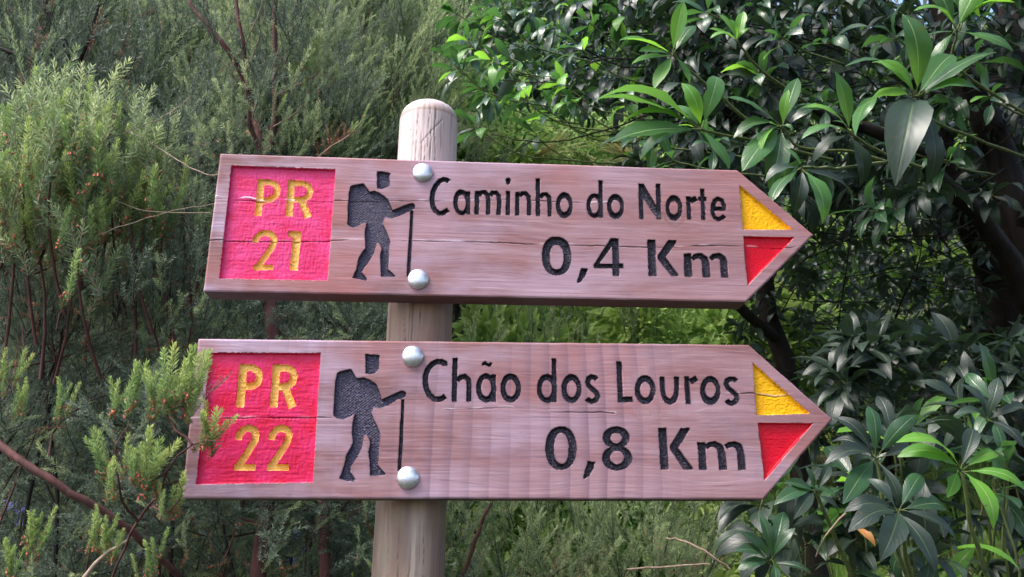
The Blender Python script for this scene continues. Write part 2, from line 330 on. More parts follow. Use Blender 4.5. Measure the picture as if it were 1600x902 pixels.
GLYPHS=(
[
('letter','C',[('s',[(37.0,167.2),(34.2,169.8),(29.3,170.6),(24.1,167.8),(19.0,160.8),(15.3,151.0),(14.4,140.4),(15.6,130.9),(19.4,123.4),(24.8,119.4),(30.1,119.6),(34.8,123.3),(37.4,125.3)],[7.0,7.0,7.0,7.0,7.0,6.9,6.9,6.9,6.9,6.9,6.9,6.9,6.9],'b')]),
('letter','a',[('r',(55.2,136.6,11.3,19.4,-0.027),(55.6,135.9,5.7,12.3,-0.026),2.0),('s',[(63.8,153.5),(64.9,119.0)],[6.1,6.0],'b')]),
('letter','m',[('s',[(76.5,154.4),(76.6,119.0)],[6.3,6.2],'b'),('s',[(78.9,147.2),(82.3,152.1),(87.2,153.0),(91.3,148.5),(92.3,139.9),(92.4,119.3)],[6.3,6.3,6.3,6.3,6.3,6.2],'b'),('s',[(94.9,147.7),(98.4,152.6),(102.8,152.9),(106.9,148.0),(107.6,139.4),(106.8,119.2)],[6.3,6.3,6.3,6.3,6.3,6.2],'b')]),
('letter','i',[('s',[(119.8,155.2),(119.7,119.6)],[6.0,5.9],'b'),('s',[(119.6,172.0),(119.6,168.3)],[7.5,6.1],'r')]),
('letter','n',[('s',[(132.6,154.6),(132.5,119.0)],[5.9,5.8],'b'),('s',[(135.9,147.9),(139.4,152.4),(143.9,153.2),(148.2,148.3),(148.9,139.6),(148.9,119.5)],[6.0,6.1,6.1,6.0,6.0,6.0],'b')]),
('letter','h',[('s',[(161.4,175.8),(161.4,118.9)],[6.1,6.0],'b'),('s',[(164.5,146.9),(168.1,151.8),(172.6,152.6),(177.0,147.7),(177.6,139.5),(177.5,118.9)],[6.1,6.1,6.1,6.1,6.0,6.0],'b')]),
('letter','o',[('r',(198.3,136.4,11.9,19.6,0.009),(198.3,136.5,6.0,10.4,0.009),2.0)]),
('letter','d',[('r',(240.5,136.9,11.3,18.8,0.02),(240.5,137.1,5.6,11.8,0.02),2.0),('s',[(249.7,175.8),(248.9,119.1)],[6.1,5.9],'b')]),
('letter','o',[('r',(270.0,136.7,12.0,19.2,0.027),(270.2,136.8,6.2,10.0,0.027),2.0)]),
('letter','N',[('s',[(306.4,172.6),(305.8,118.5)],[6.4,6.3],'b'),('s',[(331.4,173.1),(330.4,119.0)],[6.6,6.5],'b'),('p',[(304.7,172.6),(310.7,172.8),(327.1,141.1),(331.9,126.7),(327.2,121.8),(322.9,127.4),(306.0,156.0)])]),
('letter','o',[('r',(352.4,137.1,12.0,19.4,0.048),(352.1,137.1,6.3,10.0,0.048),2.0)]),
('letter','r',[('s',[(373.6,155.1),(373.0,119.7)],[6.4,6.3],'b'),('s',[(376.3,147.9),(385.5,152.7)],[7.7,7.8],'b')]),
('letter','t',[('s',[(393.8,167.5),(393.3,120.0)],[6.2,6.1],'b'),('s',[(387.7,151.6),(399.5,151.5)],[6.6,6.6],'b')]),
('letter','e',[('s',[(407.1,137.4),(423.4,137.6),(423.6,142.9),(421.1,150.2),(415.8,152.9),(411.0,149.4),(407.4,140.5),(406.9,130.8),(409.4,123.9),(414.2,121.6),(419.8,123.5),(422.9,127.2)],[6.4,6.4,6.4,6.4,6.4,6.4,6.4,6.4,6.4,6.4,6.4,6.4],'b')]),
('digit','0',[('r',(187.0,61.3,20.0,28.1,0.007),(187.0,59.3,9.5,17.5,0.007),2.3)]),
('comma',',',[('p',[(220.3,44.2),(230.2,44.2),(225.4,32.9),(219.6,25.0),(214.7,22.3),(214.3,25.3)])]),
('digit','4',[('s',[(268.2,89.2),(267.8,34.6)],[9.4,9.2],'b'),('p',[(262.2,89.1),(269.7,89.3),(264.1,78.3),(244.1,49.9),(239.6,45.2),(237.2,46.9),(237.3,49.2)]),('s',[(237.9,48.1),(278.3,49.1)],[6.8,6.8],'b')]),
('letter','K',[('s',[(318.2,88.7),(318.3,35.5)],[11.3,11.1],'b'),('p',[(342.3,88.9),(353.9,88.9),(352.8,84.5),(337.2,63.1),(354.5,37.9),(353.6,36.1),(343.9,36.1),(325.5,61.3),(325.7,64.5)])]),
('letter','m',[('s',[(367.9,69.6),(367.4,35.5)],[10.6,10.5],'b'),('s',[(373.5,61.6),(379.1,65.9),(386.2,67.0),(391.3,62.0),(392.6,53.7),(392.0,35.4)],[6.4,7.3,8.2,10.1,10.9,10.9],'b'),('s',[(399.3,62.3),(405.0,66.8),(412.2,67.7),(417.2,62.7),(417.7,53.4),(417.6,36.0)],[6.4,7.3,8.3,9.6,10.0,10.0],'b')]),
('yletter','P',[('s',[(-222.6,165.4),(-222.1,110.2)],[9.6,9.4],'b'),('s',[(-222.2,160.6),(-210.9,160.9),(-202.7,157.8),(-199.0,150.2),(-200.3,141.1),(-207.6,135.2),(-221.2,131.9)],[8.3,8.3,8.3,8.2,8.2,8.2,8.2],'b')]),
('yletter','R',[('s',[(-180.9,165.2),(-180.3,110.5)],[9.7,9.5],'b'),('s',[(-180.2,160.2),(-166.2,160.6),(-158.1,157.8),(-154.2,149.7),(-156.0,141.5),(-162.5,136.7),(-179.8,135.1)],[8.3,8.3,8.3,8.2,8.2,8.2,8.2],'b'),('s',[(-165.0,135.0),(-153.7,110.3)],[10.0,9.9],'b')]),
('ydigit','2',[('s',[(-222.8,71.2),(-221.2,78.6),(-216.6,83.8),(-209.9,86.0),(-202.1,84.7),(-197.2,78.3),(-197.3,69.5),(-202.3,59.3),(-209.6,46.4),(-217.7,33.9)],[8.4,8.4,8.5,8.5,8.5,8.5,8.4,8.4,8.3,8.3],'b'),('s',[(-221.3,35.9),(-194.7,36.6)],[7.4,7.4],'b')]),
('ydigit','1',[('s',[(-178.5,85.0),(-162.7,85.3)],[8.0,8.0],'b'),('s',[(-167.1,89.3),(-167.3,33.0)],[11.2,10.9],'b')]),
('hiker','',[('p',[(-63.5,179.6),(-57.3,180.1),(-47.0,178.2),(-43.9,177.5),(-46.0,174.3),(-44.7,157.9),(-49.8,155.3),(-54.1,153.3),(-62.1,154.0)]),('p',[(-99.1,154.8),(-97.5,157.2),(-81.0,161.3),(-77.2,155.9),(-71.5,148.9),(-65.9,150.5),(-59.1,147.8),(-51.8,143.2),(-45.8,137.7),(-42.4,130.1),(-38.9,122.1),(-27.3,127.7),(-16.2,133.0),(-10.9,133.0),(-8.3,130.2),(-9.2,124.9),(-15.6,120.9),(-25.9,115.4),(-35.3,111.4),(-39.1,109.8),(-48.0,111.5),(-50.3,107.1),(-50.9,101.5),(-45.5,90.4),(-39.6,76.3),(-40.2,70.1),(-41.1,62.7),(-40.3,55.4),(-40.5,42.6),(-40.6,36.2),(-33.4,30.0),(-30.4,26.9),(-31.9,25.8),(-49.4,25.7),(-50.2,32.3),(-51.9,47.7),(-52.6,56.9),(-50.8,64.3),(-52.7,70.7),(-55.9,73.8),(-58.0,72.9),(-59.4,65.9),(-61.0,57.6),(-67.2,45.5),(-73.5,35.8),(-75.7,30.8),(-71.2,26.4),(-67.7,21.5),(-69.1,19.0),(-75.1,20.4),(-87.2,23.2),(-85.8,27.8),(-82.9,36.9),(-81.2,50.6),(-77.4,59.0),(-73.1,65.5),(-74.0,77.5),(-75.4,89.6),(-73.2,102.7),(-79.1,101.2),(-86.6,96.1),(-90.9,95.2),(-97.1,97.4),(-99.6,100.1),(-99.7,109.5),(-100.3,130.3),(-100.6,144.6)])]),
('stick','',[('s',[(-12.5,122.4),(-12.6,107.3),(-12.8,76.4),(-13.1,26.9)],[4.1,4.3,4.7,4.9],'b')]),
('panel','',[('p',[(-264.1,182.4),(-120.7,181.2),(-120.4,18.4),(-263.0,18.0)])]),
('ytri','',[('p',[(447.7,174.8),(519.0,109.0),(447.7,107.0)])]),
('rtri','',[('p',[(447.6,97.1),(520.3,97.8),(448.1,24.9)])]),
],
[
('letter','C',[('s',[(42.4,167.9),(42.3,171.7),(38.1,173.6),(33.1,173.9),(26.5,170.7),(20.8,164.2),(17.9,155.7),(17.3,147.3),(19.1,137.3),(23.4,129.4),(29.3,124.7),(35.9,123.8),(40.7,125.8),(44.0,128.3)],[7.2,7.2,7.2,7.2,7.2,7.2,7.2,7.2,7.1,7.1,7.1,7.1,7.1,7.1],'b')]),
('letter','h',[('s',[(55.6,178.7),(55.3,120.9)],[6.8,6.6],'b'),('s',[(58.9,148.5),(63.4,153.2),(68.8,154.3),(73.4,150.0),(74.3,142.8),(74.0,121.1)],[6.7,6.7,6.7,6.7,6.7,6.6],'b')]),
('letter','ã',[('r',(96.5,139.3,13.2,19.2,-0.006),(96.5,139.8,6.5,11.7,-0.006),2.0),('s',[(106.2,157.5),(106.0,121.3)],[6.3,6.2],'b'),('s',[(92.3,170.3),(94.9,172.4),(97.9,170.3),(100.4,169.3),(102.5,171.5)],[3.8,4.7,3.8,4.7,3.4],'r')]),
('letter','o',[('r',(128.4,139.6,13.4,19.2,0.003),(128.5,139.5,6.7,10.9,0.003),2.0)]),
('letter','d',[('r',(175.8,139.4,13.2,19.3,0.015),(175.7,139.1,6.7,11.5,0.015),2.0),('s',[(185.5,179.7),(185.3,121.4)],[6.2,6.0],'b')]),
('letter','o',[('r',(208.0,139.4,13.3,19.3,0.024),(208.2,139.1,6.5,10.8,0.024),2.0)]),
('letter','s',[('s',[(241.9,151.6),(239.2,154.5),(235.0,155.4),(230.8,152.9),(229.5,148.0),(231.3,143.0),(235.8,138.8),(240.7,134.3),(242.4,129.3),(239.8,124.6),(234.4,122.9),(229.8,124.0),(227.8,126.6)],[6.6,6.6,6.6,6.6,6.6,6.6,6.6,6.6,6.6,6.6,6.6,6.6,6.6],'b')]),
('letter','L',[('s',[(272.4,176.3),(271.7,121.8)],[7.1,7.0],'b'),('s',[(270.7,125.7),(288.1,125.9)],[7.6,7.6],'b')]),
('letter','o',[('r',(305.3,138.9,13.8,19.4,0.05),(305.3,138.7,7.0,10.5,0.05),2.0)]),
('letter','u',[('s',[(328.8,156.7),(328.4,138.3),(329.8,129.8),(333.4,124.8),(337.5,123.3),(342.3,125.3),(345.9,131.7),(347.4,141.9),(348.1,156.9)],[6.3,6.4,6.8,7.6,8.3,7.6,6.8,6.4,6.3],'b')]),
('letter','r',[('s',[(361.7,157.1),(361.5,120.1)],[6.6,6.5],'b'),('s',[(366.1,149.7),(375.6,155.0)],[7.6,7.6],'b')]),
('letter','o',[('r',(392.3,138.3,13.7,19.5,0.073),(392.6,139.5,7.0,10.1,0.073),2.0)]),
('letter','s',[('s',[(428.2,151.2),(425.4,153.9),(420.7,154.6),(415.9,151.7),(414.3,146.9),(416.6,141.8),(421.5,137.8),(426.0,133.6),(427.3,128.5),(424.6,123.8),(419.3,121.7),(415.0,122.9),(413.2,125.9)],[6.7,6.7,6.7,6.7,6.7,6.7,6.7,6.7,6.7,6.7,6.7,6.7,6.7],'b')]),
('digit','0',[('r',(192.7,62.5,20.1,27.6,0.02),(193.0,62.3,9.5,19.5,0.02),2.2)]),
('comma',',',[('p',[(226.5,45.7),(236.5,45.5),(233.4,36.3),(228.2,27.5),(220.7,23.5),(220.4,26.7)])]),
('digit','8',[('r',(264.5,76.2,17.5,14.4,0.04),(264.4,75.5,7.2,6.7,0.04),2.0),('r',(264.6,50.1,19.5,15.8,0.04),(264.5,50.8,9.0,8.3,0.04),2.0)]),
('letter','K',[('s',[(325.1,89.0),(325.4,35.8)],[10.9,10.6],'b'),('p',[(349.8,89.1),(361.6,89.0),(360.6,86.1),(344.8,63.0),(362.4,37.5),(361.5,35.9),(349.8,36.0),(333.5,62.1),(333.7,65.4)])]),
('letter','m',[('s',[(375.4,70.7),(375.2,35.7)],[10.2,10.1],'b'),('s',[(381.0,64.4),(386.3,67.8),(393.1,68.5),(399.1,64.9),(401.0,56.3),(401.3,35.6)],[6.2,6.7,7.5,9.2,10.4,10.5],'b'),('s',[(407.1,64.5),(412.4,68.0),(419.2,68.5),(424.9,65.0),(426.2,55.6),(426.4,35.6)],[6.3,6.7,7.5,9.2,10.0,10.2],'b')]),
('yletter','P',[('s',[(-217.0,168.9),(-216.5,112.7)],[10.3,10.1],'b'),('s',[(-215.7,164.1),(-206.0,164.2),(-198.9,160.7),(-195.3,153.6),(-196.8,145.3),(-202.4,140.3),(-215.2,139.3)],[8.9,8.9,8.9,8.9,8.8,8.8,8.8],'b')]),
('yletter','R',[('s',[(-174.8,169.1),(-174.3,113.2)],[9.9,9.7],'b'),('s',[(-173.6,164.3),(-161.5,164.4),(-154.7,161.0),(-151.4,154.1),(-152.8,145.7),(-158.9,140.4),(-173.3,139.3)],[8.9,8.9,8.9,8.9,8.9,8.8,8.8],'b'),('s',[(-162.0,139.0),(-150.6,113.2)],[10.2,10.1],'b')]),
('ydigit','2',[('s',[(-214.8,71.6),(-214.1,78.4),(-209.9,84.2),(-203.3,86.5),(-196.4,84.5),(-193.4,78.1),(-194.4,70.5),(-199.5,60.2),(-206.3,48.3),(-213.4,36.5)],[8.6,8.6,8.6,8.6,8.6,8.6,8.6,8.5,8.5,8.4],'b'),('s',[(-217.0,37.5),(-190.6,37.8)],[7.8,7.8],'b')]),
('ydigit','2',[('s',[(-173.9,71.8),(-173.1,78.6),(-168.8,84.4),(-162.2,86.7),(-155.3,84.7),(-152.3,78.3),(-153.5,70.7),(-158.7,60.4),(-165.6,48.5),(-172.9,36.7)],[8.6,8.6,8.6,8.7,8.7,8.6,8.6,8.6,8.5,8.5],'b'),('s',[(-176.6,37.7),(-150.0,37.9)],[7.8,7.9],'b')]),
('hiker','',[('p',[(-61.1,182.5),(-59.3,183.1),(-52.7,182.1),(-44.0,181.8),(-42.3,180.6),(-43.0,178.0),(-42.7,162.7),(-47.4,157.6),(-52.3,155.6),(-59.9,157.1)]),('p',[(-96.1,156.3),(-94.2,158.8),(-79.7,162.9),(-77.6,161.9),(-70.9,151.1),(-67.6,150.7),(-62.4,152.0),(-55.3,149.6),(-45.6,143.8),(-41.6,135.9),(-37.4,123.5),(-26.6,128.6),(-12.1,135.1),(-7.5,133.5),(-6.4,131.2),(-7.7,127.1),(-12.5,124.1),(-16.6,123.7),(-27.7,116.1),(-38.1,111.9),(-47.1,112.7),(-49.6,106.1),(-49.1,103.7),(-45.6,96.3),(-40.8,87.8),(-37.6,79.4),(-37.6,69.7),(-38.3,57.7),(-38.7,40.2),(-32.5,33.5),(-28.9,30.4),(-29.8,27.6),(-47.8,27.4),(-48.5,33.9),(-49.5,45.7),(-51.4,56.0),(-49.5,67.2),(-51.4,73.7),(-54.4,77.7),(-57.6,77.6),(-60.0,60.0),(-65.7,48.0),(-71.3,39.3),(-72.8,31.5),(-69.1,27.5),(-65.8,22.5),(-67.5,20.1),(-74.6,20.5),(-85.8,23.8),(-84.1,28.3),(-80.8,40.1),(-78.7,52.8),(-74.4,61.5),(-71.5,67.9),(-72.9,79.2),(-73.2,92.1),(-71.0,104.3),(-76.5,101.0),(-83.5,97.3),(-90.0,97.7),(-97.0,100.9),(-98.1,105.8),(-97.8,122.2),(-98.2,142.9)])]),
('stick','',[('s',[(-10.5,123.7),(-10.5,102.3),(-11.0,69.8),(-11.7,33.2)],[4.0,4.4,4.8,4.4],'b')]),
('panel','',[('p',[(-259.7,182.3),(-118.6,183.2),(-117.9,19.0),(-259.9,16.3)])]),
('ytri','',[('p',[(452.2,177.4),(523.9,108.9),(451.7,106.4)])]),
('rtri','',[('p',[(452.1,96.6),(526.5,96.5),(454.3,22.4)])]),
],
)
OUTLINES=[[(-281.7, -0.3), (445.2, 2.0), (547.8, 102.1), (446.9, 197.9), (-281.2, 200.0)], [(-275.1, -0.3), (450.9, -1.1), (553.0, 101.9), (449.4, 201.1), (-276.1, 200.5)]]
BOLTS=[[(0.0, 179.7), (0.3, 23.2)], [(0.5, 180.2), (-0.7, 25.0)]]
CRACKS=[[[(-280.8, 131.6), (-229.9, 132.1), (-190.6, 129.5), (-182.2, 132.1), (-121.3, 133.5), (-51.4, 136.1), (27.8, 137.0), (125.2, 141.8), (214.6, 140.6), (268.5, 141.3)], [(-282.6, 71.8), (-202.7, 73.1), (-117.2, 75.9), (-48.3, 76.4), (38.4, 78.3), (160.9, 77.4), (249.1, 77.0), (346.7, 77.7), (400.5, 82.0), (449.9, 82.4), (513.8, 82.2), (534.3, 88.4)]], [[(39.4, 110.0), (105.2, 113.0), (130.0, 114.0)], [(179.8, 108.6), (263.3, 107.9)], [(400.5, 133.0), (445.4, 135.9), (482.1, 131.1), (502.3, 133.0), (520.4, 140.0)], [(-276.2, 96.5), (-194.1, 99.4), (-98.1, 99.3)], [(522.6, 96.7), (539.0, 96.8)]]]
# ------------------------------------------------------------------ signpost
def vn(x, z, sx, sz, seed):
    """smooth value noise in -1..1, cell sizes sx, sz (same unit as x, z)"""
    g = np.random.default_rng(seed).uniform(-1, 1, (128, 512))
    u = x / sx + 200; v = z / sz + 30
    i = np.floor(u).astype(int); j = np.floor(v).astype(int); a = u - i; b = v - j
    a = a * a * (3 - 2 * a); b = b * b * (3 - 2 * b)
    q = lambda jj, ii: g[jj % 128, ii % 512]
    return (q(j, i) * (1 - a) + q(j, i + 1) * a) * (1 - b) + (q(j + 1, i) * (1 - a) + q(j + 1, i + 1) * a) * b
def sd_poly(X, Z, P):
    P = np.array(P, float); n = len(P); d = np.full(X.shape, 1e18); s = np.zeros(X.shape, bool)
    for i in range(n):
        a = P[i]; b = P[(i + 1) % n]; e = b - a; wx = X - a[0]; wz = Z - a[1]
        t = np.clip((wx * e[0] + wz * e[1]) / max(e @ e, 1e-9), 0, 1)
        d = np.minimum(d, (wx - e[0] * t) ** 2 + (wz - e[1] * t) ** 2)
        if a[1] != b[1]:
            c = ((a[1] > Z) != (b[1] > Z)) & (X < (b[0] - a[0]) * (Z - a[1]) / (b[1] - a[1]) + a[0])
            s ^= c
    d = np.sqrt(d); return np.where(s, -d, d)
def sd_stroke(X, Z, P, W, cap):
    P = np.array(P, float); d = np.full(X.shape, 1e9); n = len(P) - 1
    for i in range(n):
        a, b = P[i], P[i + 1]; e = b - a; L2 = max(e @ e, 1e-9); L = math.sqrt(L2); wx = X - a[0]; wz = Z - a[1]
        t0 = (wx * e[0] + wz * e[1]) / L2; t = np.clip(t0, 0, 1)
        w_ = (W[i] * (1 - t) + W[i + 1] * t) / 2
        dd = np.hypot(wx - e[0] * t, wz - e[1] * t) - w_
        if cap == 'b':                      # flat ends, corners barely rounded
            if i == 0: dd = np.maximum(dd, np.where(t0 < .5, -t0 * L, -1e9))
            if i == n - 1: dd = np.maximum(dd, np.where(t0 > .5, (t0 - 1) * L, -1e9))
        d = np.minimum(d, dd)
    return d
def sd_ring(X, Z, o, i, n):
    def el(e):
        cx, cz, rx, rz, sk = e
        x = X - cx - sk * (Z - cz); z = Z - cz
        k = (np.abs(x / rx) ** n + np.abs(z / rz) ** n) ** (1 / n)
        return (k - 1) * (np.hypot(x, z) / np.maximum(k, 1e-6)) if False else (k - 1) * min(rx, rz)
    return np.maximum(el(o), -el(i))
def sd_prims(X, Z, prims):
    d = np.full(X.shape, 1e9)
    for p in prims:
        if p[0] == 's': q = sd_stroke(X, Z, p[1], p[2], p[3])
        elif p[0] == 'r': q = sd_ring(X, Z, p[1], p[2], p[3])
        else: q = sd_poly(X, Z, p[1])
        d = np.minimum(d, q)
    return d
def bbox(prims):
    xs, zs = [], []
    for p in prims:
        if p[0] == 's': xs += [q[0] for q in p[1]]; zs += [q[1] for q in p[1]]; 
        elif p[0] == 'r': xs += [p[1][0] - p[1][2] * 1.2, p[1][0] + p[1][2] * 1.2]; zs += [p[1][1] - p[1][3] * 1.1, p[1][1] + p[1][3] * 1.1]
        else: xs += [q[0] for q in p[1]]; zs += [q[1] for q in p[1]]
    return min(xs) - 12, max(xs) + 12, min(zs) - 12, max(zs) + 12
THICK = .037
def sign_board(k, parent, mw, label):
    cell = .8; out = OUTLINES[k]
    xs = np.arange(min(p[0] for p in out) - 3, max(p[0] for p in out) + 3, cell)
    zs = np.arange(-4, max(p[1] for p in out) + 4, cell)
    X, Z = np.meshgrid(xs, zs); X0, Z0 = X.copy(), Z.copy()
    # the saw cut is not perfectly straight
    so = sd_poly(X, Z, out) + .25 * vn(X, Z, 23, 17, 5 + k)
    depth = np.zeros(X.shape); dirt = np.zeros(X.shape); pale = np.zeros(X.shape); DX = np.zeros(X.shape); DZ = np.zeros(X.shape)
    fid = np.zeros((X.shape[0] - 1, X.shape[1] - 1), int)
    def snap(sl, d):
        gz, gx = np.gradient(d, cell); g = np.maximum(np.hypot(gx, gz), .3); m_ = np.abs(d) < .52 * cell
        sx, sz = DX[sl], DZ[sl]
        sx[m_] = (-d * gx / g ** 2)[m_]; sz[m_] = (-d * gz / g ** 2)[m_]
    face = lambda d: (d[:-1, :-1] + d[1:, :-1] + d[:-1, 1:] + d[1:, 1:]) / 4
    snap((slice(None), slice(None)), so)
    order = sorted(range(len(GLYPHS[k])), key=lambda i: GLYPHS[k][i][0] != 'panel')
    for i in order:
        kind, ch, prims = GLYPHS[k][i]
        x0, x1, z0, z1 = bbox(prims)
        a, b = np.searchsorted(xs, [x0, x1]); c, d_ = np.searchsorted(zs, [z0, z1]); c = max(c, 0)
        sl = (slice(c, d_), slice(a, b)); x = X0[sl]; z = Z0[sl]
        d = sd_prims(x, z, prims)
        rough = {'panel': .4, 'hiker': .22, 'stick': .15, 'ytri': .25, 'rtri': .12}.get(kind, .3)
        d = d + rough * vn(x, z, 2.3, 2.1, 31 + i) + .12 * vn(x, z, 6, 5, 57 + i)
        snap(sl, d)
        D = {'panel': 5.0, 'yletter': 3.8, 'ydigit': 3.8, 'ytri': 5.0, 'rtri': 5.0, 'hiker': 5.0, 'stick': 4.5}.get(kind, 7.0)
        wall = 1.3 if kind in ('letter', 'digit', 'comma', 'stick') else 1.1
        t = np.clip(-d / wall, 0, 1); t = t * t * (3 - 2 * t)
        if kind in ('ytri', 'rtri'): ra = .18 if kind == 'rtri' else .35
        elif kind == 'panel': ra = .38
        elif kind == 'hiker': ra = .55
        else: ra = .5
        fl = vn(x, z, 1.9, 1.7, 77 + i) * ra + vn(x, z, 5, 1.3, 99 + i) * ra * .5
        if kind == 'hiker':                    # router passes leave a woven floor
            fl = fl * .6 + .55 * np.sign(np.sin(x * 2 * math.pi / 4.4)) * np.abs(np.sin(x * 2 * math.pi / 4.4)) ** .5 * np.sin(z * 2 * math.pi / 3.6)
        if kind == 'panel': fl = .15 * vn(x, z, 3.4, 1.6, 5) + .13 * vn(x, z, 1.4, 6, 6) + .14 * vn(x, z, 11, 2.2, 7) + .2 * np.clip(vn(x, z, 26, 34, 8) * 3, -1, 1) * vn(x, z, 1.6, 9, 9)
        inside = (d < 0)
        depth[sl] += np.where(inside, t * (D + fl), 0)
        if kind == 'ytri':                     # paint bites broken out along the long edge
            pass
        f_ = fid[c:d_ - 1, a:b - 1]; f_[face(d) < 0] = i + 1
        # darker along the cut edges
        if kind in ('letter', 'digit', 'comma', 'hiker', 'stick'):
            halo = np.clip(1 - np.abs(d) / .9, 0, 1) * .55
            dirt[sl] = np.maximum(dirt[sl], halo * (d < .3))
            out_h = np.clip(1 - d / 2.2, 0, 1) * (d > 0) * np.clip(.35 + .5 * vn(x, z, 7, 7, 15), 0, 1) * .35
            dirt[sl] = np.maximum(dirt[sl], out_h)
        elif kind in ('yletter', 'ydigit', 'ytri', 'panel'):
            up = np.clip(1 - np.abs(d + .9) / 1.2, 0, 1) * np.clip(vn(x, z, 3, 3, 44 + i) * 1.6 - .3, 0, 1)
            dirt[sl] = np.maximum(dirt[sl], up * .8)
    # cracks
    for ci, cr in enumerate(CRACKS[k]):
        P = [(p[0], p[1]) for p in cr]
        jz = .6 * vn(X0, X0 * 0, 19, 9, 8 + ci) + .3 * vn(X0, X0 * 0, 3.5, 9, 18 + ci)
        d = sd_stroke(X0, Z0 + jz, P, [.1] * len(P), 'r')
        vis = np.clip(.5 + .6 * vn(X0, X0 * 0, 28, 9, 28 + ci) + .25 * vn(X0, X0 * 0, 7, 9, 48 + ci), .05, 1)
        g = np.clip(1 - d / (.5 + .5 * vis), 0, 1)
        depth += g * 2.2 * vis; dirt = np.maximum(dirt, np.clip(1.1 - d / .7, 0, 1) * .9 * vis)
        lip = np.clip(1 - np.abs(d - 1.8) / 1.6, 0, 1) * np.clip(vn(X0, Z0, 17, 30, 64 + ci + k) * 1.5 - .1, 0, 1) * (Z0 + jz > np.interp(X0, [p[0] for p in P], [p[1] for p in P]))
        pale = np.maximum(pale, lip * (.75 if k == 0 and ci == 0 else .4))
    if k == 0:                                  # splintered bare streak across the left panel
        g = np.clip(1 - np.abs(Z0 - 136.0 - 1.5 * vn(X0, X0 * 0, 14, 9, 3)) / 1.5, 0, 1) * ((X0 > -283) & (X0 < -175)) * np.clip(.5 + vn(X0, X0 * 0, 16, 3, 6), 0, 1)
        pale = np.maximum(pale, g); depth -= g * .8
    # knots
    knot = np.zeros(X.shape)
    for (kx, kz, kr) in KNOTS[k]:
        knot = np.maximum(knot, np.clip(1 - np.hypot((X0 - kx) / kr, (Z0 - kz) / (kr * .8)) - .15 * vn(X0, Z0, 6, 6, 3), 0, 1))
    # raised grain and eased arrises
    depth += .10 * vn(X0, Z0, 90, 2.4, 11 + k) + .07 * vn(X0, Z0, 30, 1.1, 12 + k) + .25 * vn(X0, Z0, 160, 60, 13)
    if k == 1: depth += .10 * vn(X0, Z0, 9, 150, 21)
    e = np.clip(1 + so / 2.2, 0, 1); depth += 1.7 * e * e
    keep = face(so) < 0
    V = np.stack([X + DX, depth, Z + DZ], -1).reshape(-1, 3) / 1000
    nx = len(xs); idx = np.arange(X.size).reshape(X.shape)
    Q = np.stack([idx[:-1, :-1], idx[:-1, 1:], idx[1:, 1:], idx[1:, :-1]], -1)
    A = {'dirt': dirt.ravel(), 'pale': pale.ravel(), 'knot': knot.ravel()}
    def sub(mask, extra=None):
        q = Q[mask]; u, inv_ = np.unique(q.ravel(), return_inverse=True)
        return V[u], inv_.reshape(q.shape), u
    v, q, u = sub(keep & (fid == 0))
    at_ = {n_: a_[u] for n_, a_ in A.items()}
    # outer walls and back
    qa = Q[keep]; ed = np.concatenate([qa[:, [0, 1]], qa[:, [1, 2]], qa[:, [2, 3]], qa[:, [3, 0]]])
    key = np.sort(ed, 1); kk = key[:, 0].astype(np.int64) * X.size + key[:, 1]
    _, fi, cn = np.unique(kk, return_index=True, return_counts=True)
    be = ed[fi[cn == 1]]; bv = np.unique(be); remap = {int(o): j for j, o in enumerate(bv)}
    n0 = len(v); top = V[bv]; bot = top.copy(); bot[:, 1] = THICK
    e_i = np.vectorize(remap.get)(be)
    wq = np.stack([e_i[:, 1] + n0, e_i[:, 0] + n0, e_i[:, 0] + n0 + len(bv), e_i[:, 1] + n0 + len(bv)], 1)
    ctr = np.array([[x_ / 1000, THICK, z_ / 1000] for x_, z_ in out])
    n1 = n0 + 2 * len(bv)
    bk = np.array([[n1, n1 + 1, n1 + 2, n1 + 3], [n1, n1 + 3, n1 + 4, n1 + 4]])
    ctr[:, 1] += 0
    Vall = np.concatenate([v, top, bot, ctr])
    extra = len(Vall) - n0
    for n_ in at_: at_[n_] = np.concatenate([at_[n_], np.zeros(extra)])
    # shade under the board, painted in as darker downward walls
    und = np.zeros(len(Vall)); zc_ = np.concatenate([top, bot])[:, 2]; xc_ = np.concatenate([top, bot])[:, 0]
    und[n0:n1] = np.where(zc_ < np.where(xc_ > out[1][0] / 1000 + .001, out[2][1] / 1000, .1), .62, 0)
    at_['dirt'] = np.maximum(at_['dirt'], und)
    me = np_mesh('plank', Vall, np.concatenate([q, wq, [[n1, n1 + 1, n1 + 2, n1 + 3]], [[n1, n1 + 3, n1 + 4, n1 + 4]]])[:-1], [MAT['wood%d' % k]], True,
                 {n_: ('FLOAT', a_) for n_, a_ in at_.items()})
    bd = link('sign_board', me, parent, mw, label)
    back = np_mesh('board_back', [[x_ / 1000, THICK + .0004, z_ / 1000] for x_, z_ in out], [[4, 3, 2, 1, 0]], [MAT['wood%d' % k]], False)
    link('back_face', back, bd, mw)
    names = {'letter': 'letter', 'digit': 'digit', 'comma': 'comma', 'yletter': 'letter', 'ydigit': 'digit', 'hiker': 'hiker_figure',
             'stick': 'walking_stick', 'panel': 'number_panel', 'ytri': 'yellow_triangle', 'rtri': 'red_triangle'}
    mats = {'yletter': 'yel', 'ydigit': 'yel', 'hiker': 'hiker', 'stick': 'black', 'panel': 'pink%d' % k, 'ytri': 'ytri', 'rtri': 'rtri'}
